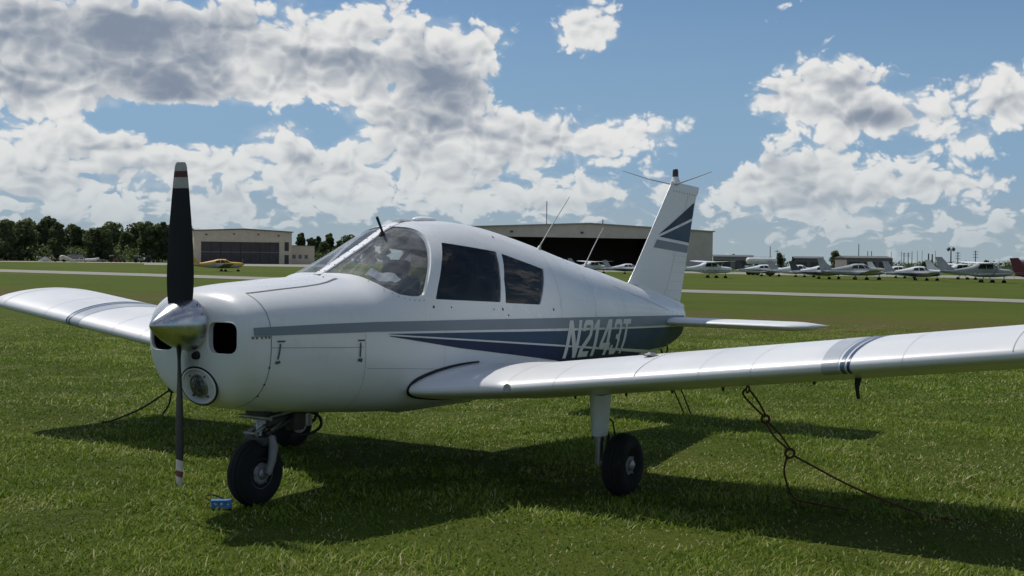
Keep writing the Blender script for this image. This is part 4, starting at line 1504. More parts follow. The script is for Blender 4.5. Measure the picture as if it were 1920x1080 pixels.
CHX, CHY = 0.606, 0.055
CHB = mat('blue_plastic', (0.035, 0.16, 0.40), 0.45, var=0.15, vscale=30)
ch = empty('wheel_chock', (CHX, CHY, 0), 'small blue slotted wheel chock in the grass by the nose wheel', 'chock', rz=R(-52))
bm = bmesh.new()
add_box(bm, (0, 0, .052), (.125, .05, .016), bev=.004)
add_box(bm, (0, 0, .020), (.125, .055, .016), bev=.004)
frombm('chock_rail', bm, CHB, ch, False, None, True)
for i in range(4):
    box('chock_web', (-.054 + .036 * i, 0, .036), (.012, .046, .034), CHB, ch, bev=.003, local=True)
tube('chock_cord', spline([(-.06, 0, .05), (-.10, .02, .075), (-.06, .10, .07), (.02, .12, .03)], 8), .004, ROPED, ch, 6, True)

# ------------------------------------------------------------------ backdrop helpers
TAN = mat('tan_hangar_cladding', (0.60, 0.50, 0.375), 0.75, var=0.08, vscale=0.4, bump=0.15, bscale=3)
TAND = mat('taupe_hangar_cladding', (0.50, 0.45, 0.38), 0.75, var=0.08, vscale=0.4, bump=0.15, bscale=3)
ROOFM = mat('dark_metal_roof', (0.10, 0.095, 0.09), 0.6, var=0.15, vscale=0.5)
DOORD = mat('dark_hangar_door', (0.045, 0.039, 0.036), 0.5, var=0.3, vscale=0.3)
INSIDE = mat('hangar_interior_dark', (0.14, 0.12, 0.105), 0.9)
GREYB = mat('grey_shed_cladding', (0.22, 0.215, 0.205), 0.8, var=0.1, vscale=0.3)
DARKB = mat('dark_shed_cladding', (0.13, 0.13, 0.128), 0.8, var=0.12, vscale=0.3)
WHITEB = mat('white_shed_cladding', (0.6, 0.61, 0.62), 0.7, var=0.06, vscale=0.4)
WINM = mat('dark_window', (0.02, 0.022, 0.026), 0.12, var=0.3, vscale=2)
POLEM = mat('weathered_pole', (0.14, 0.125, 0.11), 0.85, var=0.2, vscale=2)


def face_frame(a, b):
    """empty at the middle of the front base line a-b; local x runs a->b, local y goes away from the viewer"""
    a, b = Vector((*a, 0)), Vector((*b, 0))
    mid = (a + b) / 2
    rz = math.atan2(b.y - a.y, b.x - a.x)
    return (mid.x, mid.y, gz(mid.x, mid.y) - .05), rz, (b - a).length


def lbox(name, x0, x1, y0, y1, z0, z1, m, parent):
    return box(name, ((x0 + x1) / 2, (y0 + y1) / 2, (z0 + z1) / 2), (x1 - x0, y1 - y0, z1 - z0), m, parent, local=True)


def gable_roof(name, x0, x1, y0, y1, ze, zp, m, parent, t=.35, oh=.5):
    xm = (x0 + x1) / 2
    V = []
    for y in (y0 - oh, y1 + oh):
        V += [(x0 - oh, y, ze - .1), (xm, y, zp), (x1 + oh, y, ze - .1), (x1 + oh, y, ze + t - .1), (xm, y, zp + t), (x0 - oh, y, ze + t - .1)]
    Fc = [(0, 1, 4, 5), (1, 2, 3, 4), (6, 11, 10, 7), (7, 10, 9, 8), (5, 4, 10, 11), (4, 3, 9, 10), (0, 6, 7, 1), (1, 7, 8, 2), (0, 5, 11, 6), (2, 8, 9, 3)]
    return mk(name, V, Fc, m, parent, False, None, True)


def gable_end(name, x0, x1, y0, y1, z0, ze, zp, m, parent):
    xm = (x0 + x1) / 2
    pr = [(x0, z0), (x1, z0), (x1, ze), (xm, zp), (x0, ze)]
    V = [(x, y0, z) for x, z in pr] + [(x, y1, z) for x, z in pr]
    Fc = [(0, 1, 2, 3, 4), (9, 8, 7, 6, 5)] + [(i, i + 5, (i + 1) % 5 + 5, (i + 1) % 5) for i in range(5)]
    return mk(name, V, Fc, m, parent, False, None, True)


# --- small tan hangar behind the propeller
loc, rz, L_ = face_frame((318.78, 348.69), (350.87, 331.19))
H1 = empty('hangar', loc, 'small tan gabled hangar with wide dark doors, left of the cockpit', 'hangar', rz=rz)
h = L_ / 2
dx0, dx1 = -h + L_ * .068, -h + L_ * .868
lbox('wall', -h, dx0, 0, .4, 0, 12.0, TAN, H1)
lbox('wall', dx1, h, 0, .4, 0, 12.0, TAN, H1)
gable_end('gable_wall', -h + .02, h - .02, .03, .37, 8.1, 11.98, 12.7, TAN, H1)
lbox('wall', -h, -h + .4, .41, 30, 0, 11.95, TAN, H1)
lbox('wall', h - .4, h, .41, 30, 0, 11.95, TAN, H1)
lbox('wall', -h + .41, h - .41, 29.5, 29.9, 0, 11.9, TAN, H1)
gable_roof('roof', -h, h, 0, 30, 12.0, 12.75, ROOFM, H1)
nd_ = 8
for i in range(nd_):
    w_ = (dx1 - dx0) / nd_
    dp = lbox('door_panel', dx0 + i * w_ + .04, dx0 + (i + 1) * w_ - .04, .25 + .1 * (i % 2), .40 + .1 * (i % 2), 0, 8.05, DOORD, H1)
    lbox('door_stripe', dx0 + i * w_ + .06, dx0 + (i + 1) * w_ - .06, .19 + .1 * (i % 2), .24 + .1 * (i % 2), 4.2, 4.55, mat('door_stripe_gray', (.16, .16, .165), .6), dp)
lbox('wall_window', dx1 + L_ * .055, dx1 + L_ * .10, -.06, .02, 5.0, 8.3, WINM, H1)
lbox('personnel_door', dx1 + L_ * .055, dx1 + L_ * .10, -.07, .02, .05, 3.5, DOORD, H1)
for t in (-.38, -.1, .15, .36):
    lbox('wall_lamp', t * L_ - .3, t * L_ + .3, -.35, .0, 10.9 - abs(t) * 1.2, 11.3 - abs(t) * 1.2, DOORD, H1)
lbox('annex_wall', -h - L_ * .19, -h - .02, 2.0, 8, 0, 7.0, TAN, H1)
lbox('annex_roof', -h - L_ * .20, -h - .01, 1.8, 8.2, 7.01, 7.25, ROOFM, H1)
lbox('annex_window', -h - 1.4, -h - .05, 1.85, 1.98, 6.0, 6.9, WINM, H1)
an = lbox('annex_wall', h + .02, h + L_ * .30, 6.0, 20, 0, 7.0, TAN, H1)
lbox('annex_roof', h + .01, h + L_ * .31, 5.8, 20.2, 7.01, 7.22, ROOFM, H1)
for i in range(3):
    lbox('annex_window', h + 2.2 + i * 2.4, h + 3.5 + i * 2.4, 5.93, 5.99, 2.2, 3.6, mat('blue_gray_window', (.12, .14, .17), .2), H1)

# --- large open hangar behind the cabin
loc, rz, L_ = face_frame((229.22, 165.39), (278.97, 126.08))
H2 = empty('hangar', loc, 'large taupe hangar with a wide open dark doorway, behind the tail fin', 'hangar', rz=rz)
h = L_ / 2
dx0, dx1 = -h + L_ * .10, h - L_ * .125
lbox('wall', -h, dx0, 0, .5, 0, 9.5, TAND, H2)
lbox('wall', dx1, h, 0, .5, 0, 9.5, TAND, H2)
gable_end('gable_wall', -h + .02, h - .02, .03, .47, 7.55, 9.48, 10.75, TAND, H2)
lbox('wall', -h, -h + .5, .51, 45, 0, 9.45, TAND, H2)
lbox('wall', h - .5, h, .51, 45, 0, 9.45, TAND, H2)
lbox('wall', -h + .51, h - .51, 44.4, 44.9, 0, 9.4, TAND, H2)
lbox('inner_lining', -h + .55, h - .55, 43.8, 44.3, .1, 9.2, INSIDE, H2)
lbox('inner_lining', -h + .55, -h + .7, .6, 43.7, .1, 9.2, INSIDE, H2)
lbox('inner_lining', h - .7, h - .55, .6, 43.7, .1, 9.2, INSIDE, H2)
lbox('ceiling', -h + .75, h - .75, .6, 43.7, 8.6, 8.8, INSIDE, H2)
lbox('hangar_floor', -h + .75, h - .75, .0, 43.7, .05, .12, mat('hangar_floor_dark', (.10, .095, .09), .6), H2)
gable_roof('roof', -h, h, 0, 45, 9.5, 10.8, mat('pale_roof_edge', (.30, .285, .26), .6), H2, .25, .4)
for i in range(7):
    x = dx0 + (dx1 - dx0) * (i + .5) / 7
    lbox('roof_truss', x - .1, x + .1, .7, 43.5, 8.2, 8.55, INSIDE, H2)
for t in (-.30, -.03, .27):
    lbox('wall_lamp', t * L_ - .25, t * L_ + .25, -.4, .0, 8.5, 8.9, DOORD, H2)
lbox('roof_pipe', -.14 * L_, -.14 * L_ + .15, 5, 5.15, 9.5, 16.0, POLEM, H2)
lbox('roof_pipe', .07 * L_, .07 * L_ + .2, 3, 3.2, 10.4, 12.0, POLEM, H2)


def shed(name, a, b, depth, hgt, m, label, roof=ROOFM, wins=0, doors=0, peak=.6, cat='building'):
    loc, rz, L_ = face_frame(a, b)
    S = empty(name, loc, label, cat, rz=rz)
    h = L_ / 2
    lbox('wall', -h, h, 0, depth, 0, hgt, m, S)
    V = [(-h - .3, -.3, hgt + .01), (h + .3, -.3, hgt + .01), (h + .3, depth + .3, hgt + .01), (-h - .3, depth + .3, hgt + .01), (-h - .3, depth / 2, hgt + peak), (h + .3, depth / 2, hgt + peak)]
    mk('roof', V, [(0, 3, 2, 1), (0, 1, 5, 4), (2, 3, 4, 5), (0, 4, 3), (1, 2, 5)], roof, S, False, None, True)
    for i in range(wins):
        x = -h + L_ * (i + .5) / wins
        lbox('window', x - .7, x + .7, -.05, -.005, hgt * .35, hgt * .62, WINM, S)
    for i in range(doors):
        x = -h + L_ * (i + .5) / doors
        lbox('shed_door_or_shade', x - L_ / doors * .38, x + L_ / doors * .38, -.12, -.004, .05, hgt * .72, DOORD, S)
    return S


shed('storage_building', (385.16, 175.20), (390.44, 163.36), 18, 4.4, GREYB, 'long grey flat building beside the large hangar', doors=2)
shed('office_building', (473.27, 198.57), (475.99, 192.07), 10, 4.4, WHITEB, 'small white building behind the parked airplanes', wins=3)
shed('hangar_shed', (302.37, 114.58), (304.81, 108.15), 18, 3.5, DARKB, 'dark grey shed hangar with shaded open front behind the airplane tails', doors=2, peak=.5, cat='shed')  # dark door panels paint the shade inside this shed's open front
shed('warehouse', (335.09, 112.57), (340.72, 101.88), 22, 3.9, mat('brown_grey_cladding', (.17, .155, .15), .8, var=.1, vscale=.3), 'low brown grey warehouse behind the middle airplane', wins=0, doors=3)
shed('storage_building', (405.29, 84.44), (407.82, 72.04), 12, 3.6, GREYB, 'low grey building at the right edge of the picture', wins=3)

# --- poles and masts along the right horizon
def pole(u, y, hgt, r, label, arms=0, lamps=0, name='utility_pole'):
    z = gz(u, y)
    P_ = empty(name, (u, y, z), label, 'pole', 'poles along the right horizon')
    tube('pole_shaft', [(0, 0, -.3), (0, 0, hgt)], [r, r * .7], POLEM, P_, 6, True)
    for i in range(arms):
        box('cross_arm', (0, 0, hgt - .5 - i * .9), (.18, 2.2, .18), POLEM, P_, rz=R(-34), local=True)
    for i in range(lamps):
        s = -1 if i == 0 else 1
        box('flood_lamp', (s * .9 * math.cos(R(34)), -s * .9 * math.sin(R(34)), hgt + .25), (1.0, .5, .9), POLEM, P_, rz=R(-34), rot=Matrix.Rotation(R(-34), 3, 'Z') @ Matrix.Rotation(s * R(35), 3, 'Y'), local=True)


pole(383.32, 154.49, 7.63, 0.16, 'thin tall pole rising behind the white tank', 0, 0)
pole(365.62, 144.95, 6.37, 0.14, 'pole with a cross arm right of the white tank', 1, 0)
pole(394.24, 154.20, 5.16, 0.18, 'short thick pole left of the dark shed', 0, 0)
pole(468.69, 154.56, 10.03, 0.20, 'tall thin pole rising above the brown grey warehouse', 0, 0)
pole(488.72, 157.74, 7.62, 0.20, 'left one of two short poles on the warehouse skyline', 0, 0)
pole(489.16, 156.42, 7.63, 0.20, 'right one of two short poles on the warehouse skyline', 0, 0)
pole(567.76, 173.28, 8.43, 0.16, 'thin pole just past the right end of the warehouse', 0, 0)
pole(616.86, 183.72, 9.06, 0.16, 'thin pole left of the twin framed poles', 0, 0)
pole(531.08, 156.47, 7.57, 0.22, 'left pole of the framed pair on the right horizon', 2, 0)
pole(531.57, 154.85, 7.59, 0.22, 'right pole of the framed pair on the right horizon', 2, 0)
pole(570.34, 164.80, 8.54, 0.20, 'plain pole just right of the framed pair', 0, 0)
pole(618.97, 176.66, 9.43, 0.14, 'thin pole between the framed pair and the thick pair', 0, 0)
pole(619.58, 174.55, 9.45, 0.14, 'second thin pole between the framed pair and the thick pair', 0, 0)
pole(495.33, 136.24, 6.83, 0.36, 'left one of the two thick short poles', 0, 0)
pole(495.70, 134.93, 6.63, 0.36, 'right one of the two thick short poles', 0, 0)
pole(621.24, 168.69, 9.53, 0.14, 'thin pole beside the thick pair', 0, 0)
pole(400.87, 102.60, 6.95, 0.26, 'floodlight mast with two angled lamps on the right horizon', 0, 2, 'floodlight_mast')
pole(430.41, 108.24, 6.80, 0.20, 'pole with stacked cross arms right of the floodlight mast', 3, 0)
pole(431.76, 102.95, 7.25, 0.20, 'pole with stacked cross arms left of the round treetop', 3, 0)

# --- trees
BARK = mat('tree_bark', (0.055, 0.043, 0.032), 0.95, var=0.3, vscale=3, bump=0.6, bscale=4)


def leaf_mat(name, c1, c2):
    m = bpy.data.materials.new(name)
    m.use_nodes = True
    k = NT(m.node_tree)
    m.node_tree.nodes.clear()
    tcn = k.n('ShaderNodeTexCoord')
    oi = k.n('ShaderNodeObjectInfo')
    nz = k.noise(k.v('ADD', tcn.outputs['Object'], oi.outputs['Location']), .35, 4, .65)
    f = k.m('ADD', k.m('MULTIPLY', k.ss(nz, .3, .7), .75), k.m('MULTIPLY', oi.outputs['Random'], .25))
    c = k.mix(f, (*c1, 1), (*c2, 1))
    d = k.n('ShaderNodeBsdfDiffuse')
    t = k.n('ShaderNodeBsdfTranslucent')
    k.put(d.inputs[0], c)
    k.put(t.inputs[0], k.mix(.5, c, (.20, .25, .08, 1)))
    mx = k.n('ShaderNodeMixShader')
    mx.inputs[0].default_value = .55
    k.put(mx.inputs[1], d.outputs[0])
    k.put(mx.inputs[2], t.outputs[0])
    o = k.n('ShaderNodeOutputMaterial')
    k.put(o.inputs['Surface'], mx.outputs[0])
    return m


LEAF = leaf_mat('broadleaf_foliage', (0.078, 0.100, 0.060), (0.170, 0.208, 0.10))
LEAFD = leaf_mat('dark_foliage', (0.066, 0.086, 0.056), (0.135, 0.162, 0.084))


def leaf_cloud(n, lobes, size, seed):
    """n leaf-clump quads spread through a set of ellipsoid lobes"""
    r = np.random.default_rng(seed)
    vol = np.array([l[3] * l[4] * l[5] for l in lobes]) ** .75
    idx = r.choice(len(lobes), n, p=vol / vol.sum())
    Lb = np.array(lobes)[idx]
    d = r.normal(size=(n, 3)); d /= np.linalg.norm(d, axis=1)[:, None]
    rad = r.uniform(.45, 1.08, n) ** .5
    c = Lb[:, :3] + d * Lb[:, 3:6] * rad[:, None]
    nrm = d + r.normal(scale=.55, size=(n, 3)); nrm[:, 2] += .35
    nrm /= np.linalg.norm(nrm, axis=1)[:, None]
    a = np.cross(nrm, r.normal(size=(n, 3))); a /= np.linalg.norm(a, axis=1)[:, None]
    b = np.cross(nrm, a)
    s = (size * r.uniform(.5, 1.3, n))[:, None]
    asp = r.uniform(.45, 1.0, n)[:, None]
    V = np.stack([c - a * s - b * s * asp * .3, c + a * s * .3 - b * s * asp, c + a * s + b * s * asp * .4, c - a * s * .2 + b * s * asp], 1).reshape(-1, 3)
    return V


def quads_mesh(name, V, m):
    n = len(V) // 4
    me = bpy.data.meshes.new(name)
    me.vertices.add(len(V)); me.vertices.foreach_set('co', V.astype(np.float32).ravel())
    me.loops.add(4 * n); me.loops.foreach_set('vertex_index', np.arange(4 * n, dtype=np.int32))
    me.polygons.add(n); me.polygons.foreach_set('loop_start', np.arange(0, 4 * n, 4, dtype=np.int32))
    me.polygons.foreach_set('loop_total', np.full(n, 4, dtype=np.int32))
    me.update(calc_edges=True)
    me.materials.append(m)
    return me


def tree_meshes(seed, H, spread, m, dens=3400):
    r = random.Random(seed)
    lobes = []
    base = H * r.uniform(.06, .12)
    for i in range(r.randint(17, 22)):
        t = r.random()
        z = base + (H - base) * (.08 + .80 * t)
        rr = spread * (1 - .55 * abs(t - .4) / .6) * r.uniform(.15, .72)
        a = r.random() * 6.283
        s = spread * r.uniform(.24, .46) * (1.15 - .45 * t)
        lobes.append((rr * math.cos(a), rr * math.sin(a), z, s, s, s * r.uniform(.65, .95)))
    lobes.append((0, 0, H * .62, spread * .5, spread * .5, H * .24))
    crown = quads_mesh('crown', leaf_cloud(dens, lobes, H * .032, seed), m)
    pl = [([(0, 0, -.4), (r.uniform(-.2, .2), r.uniform(-.2, .2), base), (r.uniform(-.5, .5), r.uniform(-.5, .5), H * .72)], [H * .020, H * .015, H * .005])]
    for lb in lobes[:8]:
        z0 = base * r.uniform(.8, 1.3)
        pl.append(([(0, 0, z0), (lb[0] * .5, lb[1] * .5, (z0 + lb[2]) / 2 + .3), lb[:3]], [H * .009, H * .006, H * .002]))
    V, Fc = [], []
    for pts, rad in pl:
        v, f = tube_geo(pts, rad, 6)
        o_ = len(V); V += v; Fc += [tuple(i + o_ for i in q) for q in f]
    tm = bpy.data.meshes.new('trunk')
    tm.from_pydata([tuple(v) for v in V], [], Fc)
    tm.materials.append(BARK)
    return crown, tm


TREES = [tree_meshes(11, 20, 7.0, LEAF), tree_meshes(12, 22, 6.2, LEAFD), tree_meshes(13, 18, 7.6, LEAF), tree_meshes(14, 21, 5.4, LEAFD), tree_meshes(15, 19, 6.6, LEAF), tree_meshes(16, 17, 8.0, LEAFD)]


def tree(x, y, sc, variant, label, group, rz=0.0, sink=0.0):
    t = empty('broadleaf_tree', (x, y, gz(x, y) - sink), label, 'tree', group, rz=rz)
    t.scale = (sc, sc, sc)
    for nm, me in zip(('crown', 'trunk'), TREES[variant]):
        o = bpy.data.objects.new(nm, me)
        COL.objects.link(o)
        o.parent = t
    return t


tree(307.2, 471.5, 0.779, 1, 'green tree, first from the left in the front rank of the wood', 'front rank of the wood', 2.98)
tree(336.5, 509.1, 1.123, 4, 'green tree, first from the left in the rear rank of the wood', 'rear rank of the wood', 1.47)
tree(317.0, 471.1, 0.929, 0, 'green tree, second from the left in the front rank of the wood', 'front rank of the wood', 5.41)
tree(338.0, 498.8, 1.083, 4, 'green tree, second from the left in the rear rank of the wood', 'rear rank of the wood', 0.10)
tree(319.4, 461.2, 0.980, 4, 'green tree, third from the left in the front rank of the wood', 'front rank of the wood', 0.19)
tree(353.2, 505.4, 0.930, 3, 'green tree, third from the left in the rear rank of the wood', 'rear rank of the wood', 2.43)
tree(328.4, 462.1, 1.100, 5, 'green tree, fourth from the left in the front rank of the wood', 'front rank of the wood', 5.88)
tree(359.1, 501.5, 1.057, 0, 'green tree, fourth from the left in the rear rank of the wood', 'rear rank of the wood', 1.62)
tree(339.1, 463.9, 0.902, 3, 'green tree, fifth from the left in the front rank of the wood', 'front rank of the wood', 2.42)
tree(359.6, 486.7, 0.980, 1, 'green tree, fifth from the left in the rear rank of the wood', 'rear rank of the wood', 2.11)
tree(334.4, 446.8, 0.846, 3, 'green tree, sixth from the left in the front rank of the wood', 'front rank of the wood', 1.02)
tree(374.0, 490.0, 0.936, 0, 'green tree, sixth from the left in the rear rank of the wood', 'rear rank of the wood', 4.48)
tree(350.7, 456.6, 0.773, 1, 'green tree, seventh from the left in the front rank of the wood', 'front rank of the wood', 3.03)
tree(375.4, 482.7, 0.829, 4, 'green tree, seventh from the left in the rear rank of the wood', 'rear rank of the wood', 2.58)
tree(348.9, 443.0, 0.914, 5, 'green tree, eighth from the left in the front rank of the wood', 'front rank of the wood', 3.86)
tree(373.2, 467.8, 0.795, 3, 'green tree, eighth from the left in the rear rank of the wood', 'rear rank of the wood', 5.79)
tree(351.8, 439.1, 0.865, 4, 'green tree, ninth from the left in the front rank of the wood', 'front rank of the wood', 3.77)
tree(377.3, 464.1, 1.025, 2, 'green tree, ninth from the left in the rear rank of the wood', 'rear rank of the wood', 1.65)
tree(368.6, 446.5, 0.782, 4, 'green tree, tenth from the left in the front rank of the wood', 'front rank of the wood', 5.63)
tree(389.0, 464.4, 1.035, 2, 'green tree, tenth from the left in the rear rank of the wood', 'rear rank of the wood', 5.44)
tree(363.4, 425.7, 0.985, 4, 'green tree, eleventh from the left in the front rank of the wood', 'front rank of the wood', 3.98)
tree(401.1, 463.8, 0.984, 0, 'green tree, eleventh from the left in the rear rank of the wood', 'rear rank of the wood', 3.27)
tree(366.5, 420.4, 0.895, 3, 'green tree, twelfth from the left in the front rank of the wood', 'front rank of the wood', 2.36)
tree(403.5, 458.0, 0.965, 0, 'green tree, twelfth from the left in the rear rank of the wood', 'rear rank of the wood', 2.93)
tree(377.8, 420.4, 0.912, 2, 'green tree, thirteenth from the left in the front rank of the wood', 'front rank of the wood', 3.70)
tree(414.9, 458.6, 1.009, 4, 'green tree, thirteenth from the left in the rear rank of the wood', 'rear rank of the wood', 2.87)
tree(382.2, 415.4, 0.713, 0, 'green tree, fourteenth from the left in the front rank of the wood', 'front rank of the wood', 5.30)
tree(412.3, 440.4, 0.801, 2, 'green tree, fourteenth from the left in the rear rank of the wood', 'rear rank of the wood', 0.17)
tree(393.9, 417.0, 0.661, 4, 'green tree, fifteenth from the left in the front rank of the wood', 'front rank of the wood', 1.69)
tree(418.9, 436.0, 0.611, 3, 'green tree, fifteenth from the left in the rear rank of the wood', 'rear rank of the wood', 0.64)
tree(393.9, 404.7, 0.542, 4, 'green tree, sixteenth from the left in the front rank of the wood', 'front rank of the wood', 6.03)
tree(420.6, 426.8, 0.621, 0, 'green tree, sixteenth from the left in the rear rank of the wood', 'rear rank of the wood', 2.83)
tree(394.9, 397.2, 0.716, 2, 'green tree, seventeenth from the left in the front rank of the wood', 'front rank of the wood', 5.25)
tree(433.8, 429.0, 0.690, 0, 'green tree, seventeenth from the left in the rear rank of the wood', 'rear rank of the wood', 4.03)
tree(403.4, 395.6, 0.700, 2, 'green tree, eighteenth from the left in the front rank of the wood', 'front rank of the wood', 5.34)
tree(437.8, 421.5, 0.843, 5, 'green tree, eighteenth from the left in the rear rank of the wood', 'rear rank of the wood', 2.57)
tree(406.1, 386.9, 0.603, 2, 'green tree, nineteenth from the left in the front rank of the wood', 'front rank of the wood', 2.73)
tree(452.5, 421.5, 0.771, 3, 'green tree, nineteenth from the left in the rear rank of the wood', 'rear rank of the wood', 2.87)
tree(423.1, 387.9, 0.573, 1, 'green tree, twentieth from the left in the front rank of the wood', 'front rank of the wood', 1.43)
tree(443.6, 402.5, 0.672, 3, 'green tree, twentieth from the left in the rear rank of the wood', 'rear rank of the wood', 1.54)
tree(427.6, 384.7, 0.589, 4, 'green tree, twenty-first from the left in the front rank of the wood', 'front rank of the wood', 5.65)
tree(455.5, 406.1, 0.758, 3, 'green tree, twenty-first from the left in the rear rank of the wood', 'rear rank of the wood', 3.16)
tree(419.5, 367.9, 0.551, 3, 'green tree, twenty-second from the left in the front rank of the wood', 'front rank of the wood', 3.84)
tree(457.1, 396.4, 0.794, 2, 'green tree, twenty-second from the left in the rear rank of the wood', 'rear rank of the wood', 4.91)
tree(427.2, 364.9, 0.701, 2, 'green tree, twenty-third from the left in the front rank of the wood', 'front rank of the wood', 4.97)
tree(473.0, 397.4, 0.758, 5, 'green tree, twenty-third from the left in the rear rank of the wood', 'rear rank of the wood', 3.59)
tree(440.9, 367.8, 0.510, 3, 'green tree, twenty-fourth from the left in the front rank of the wood', 'front rank of the wood', 2.66)
tree(470.6, 384.9, 0.572, 4, 'green tree, twenty-fourth from the left in the rear rank of the wood', 'rear rank of the wood', 4.87)
tree(440.1, 174.2, 0.348, 0, 'rounded tree behind the white tank and shed', 'trees on the right horizon', 0.31)
tree(437.7, 152.3, 0.405, 2, 'dark rounded tree between the shed and the warehouse', 'trees on the right horizon', 3.03)
tree(500.6, 116.2, 0.261, 4, 'low rounded treetop on the right horizon', 'trees on the right horizon', 0.21)
tree(533.3, 148.8, 0.261, 5, 'low tree left of the thick poles', 'trees on the right horizon', 4.48)
tree(561.5, 246.5, 0.358, 3, 'small treetop above the long grey building', 'trees on the right horizon', 3.24)
tree(516.4, 198.8, 0.266, 1, 'tree peeking over the dark shed hangar', 'trees on the right horizon', 3.08)

# shrubs and saplings along the foot of the wood
r_ = np.random.default_rng(5)
lob = []
for (x, y, s) in [(283.0, 478.1, 5.0), (287.3, 479.3, 4.7), (291.3, 478.9, 4.3), (294.5, 481.8, 6.0), (292.5, 471.8, 5.2), (298.7, 476.2, 5.6), (302.8, 479.3, 4.1), (304.9, 475.8, 4.8), (305.1, 470.0, 4.0), (305.3, 467.4, 5.5), (308.1, 464.8, 4.3), (310.2, 465.1, 6.4), (317.5, 469.4, 4.3), (320.6, 468.5, 5.8), (319.9, 462.0, 4.9), (319.5, 458.6, 5.3), (326.0, 460.8, 5.2), (324.9, 456.0, 5.3), (329.9, 457.1, 4.9), (330.0, 451.5, 6.1), (329.4, 448.0, 5.2), (334.0, 447.5, 4.7), (341.6, 454.3, 5.4), (338.1, 443.7, 5.4), (342.5, 445.8, 5.4), (342.7, 439.1, 4.2), (349.2, 442.2, 5.1), (353.8, 443.9, 4.6), (356.0, 442.1, 5.4), (353.8, 433.7, 4.6), (360.3, 436.9, 6.4), (359.5, 432.5, 5.4), (363.5, 431.3, 4.4), (367.0, 432.0, 4.4), (365.8, 425.6, 5.7), (369.7, 424.2, 6.1), (372.4, 424.9, 4.4), (376.9, 424.3, 6.1), (377.9, 420.5, 5.7), (378.9, 416.2, 5.5), (384.1, 416.9, 4.8), (384.7, 414.8, 4.5), (381.9, 406.5, 5.2), (386.3, 405.8, 5.7), (386.3, 401.7, 5.5), (393.2, 403.8, 4.1), (389.9, 395.7, 6.4), (399.8, 401.8, 4.1), (402.3, 399.5, 5.6), (396.2, 389.3, 4.5), (406.0, 395.7, 5.9), (405.4, 391.0, 5.7), (410.6, 391.8, 4.4), (405.2, 382.2, 4.2), (407.7, 378.3, 4.7), (409.1, 375.0, 5.1), (414.2, 375.8, 4.1), (416.3, 374.3, 4.2), (422.6, 374.9, 5.2), (419.7, 369.2, 6.2)]:
    lob.append((x, y, gz(x, y) + s * .45, s * 1.1, s * 1.1, s * .75))
ug = link('undergrowth', quads_mesh('undergrowth', leaf_cloud(9000, lob, .55, 77), LEAFD), None, None, False)
tag(ug, 'dark scrubby undergrowth along the foot of the wood', 'undergrowth', kind='stuff')
lob = []
for (x, y, s) in [(568.3, 176.9, 3.5), (560.5, 171.4, 3.7), (581.6, 175.5, 3.3), (581.4, 173.7, 3.9), (589.6, 173.1, 2.8), (567.3, 164.2, 3.7), (583.4, 167.7, 3.6), (565.9, 161.3, 4.1), (583.7, 163.0, 4.1), (570.7, 158.3, 4.4), (558.8, 152.3, 3.7), (585.4, 156.7, 3.9), (569.1, 151.1, 3.0), (592.9, 155.3, 4.0), (564.2, 146.2, 3.7), (575.1, 146.2, 2.8), (559.1, 140.6, 2.9), (570.2, 141.0, 4.0), (600.0, 146.4, 4.5), (597.3, 143.8, 2.7), (606.8, 143.9, 2.9), (592.1, 138.1, 3.7), (565.0, 129.0, 4.0), (592.5, 134.1, 3.4), (566.7, 125.3, 3.8), (599.7, 131.1, 3.7), (569.7, 123.5, 4.3), (575.7, 122.6, 4.3), (581.7, 121.8, 4.2), (606.5, 125.3, 3.2), (588.5, 119.2, 4.0), (595.9, 118.0, 2.7), (594.4, 116.9, 2.8), (575.3, 110.2, 2.9), (573.9, 108.2, 4.2), (604.3, 112.9, 4.5), (570.4, 103.2, 3.2), (572.7, 102.2, 3.5), (610.8, 108.3, 2.7), (590.8, 101.8, 3.6), (582.7, 99.5, 3.3), (600.6, 100.1, 2.8), (605.1, 98.1, 2.7), (616.0, 99.3, 4.6), (570.4, 89.6, 3.0), (578.6, 88.3, 3.2), (586.3, 239.4, 3.2), (587.6, 236.1, 2.6), (589.0, 232.8, 3.3), (590.3, 229.5, 3.1), (591.6, 226.2, 2.6), (592.9, 222.9, 2.7), (594.1, 219.6, 2.1), (595.3, 216.3, 3.3), (596.5, 213.0, 2.3), (597.7, 209.7, 2.7), (598.9, 206.5, 2.0), (600.0, 203.2, 2.7)]:
    lob.append((x, y, gz(x, y) + s * .4, s * 1.3, s * 1.3, s * .7))
ug = link('undergrowth', quads_mesh('undergrowth', leaf_cloud(4000, lob, .6, 78), LEAFD), None, None, False)
tag(ug, 'low dark band of scrub along the far right horizon', 'undergrowth', kind='stuff')

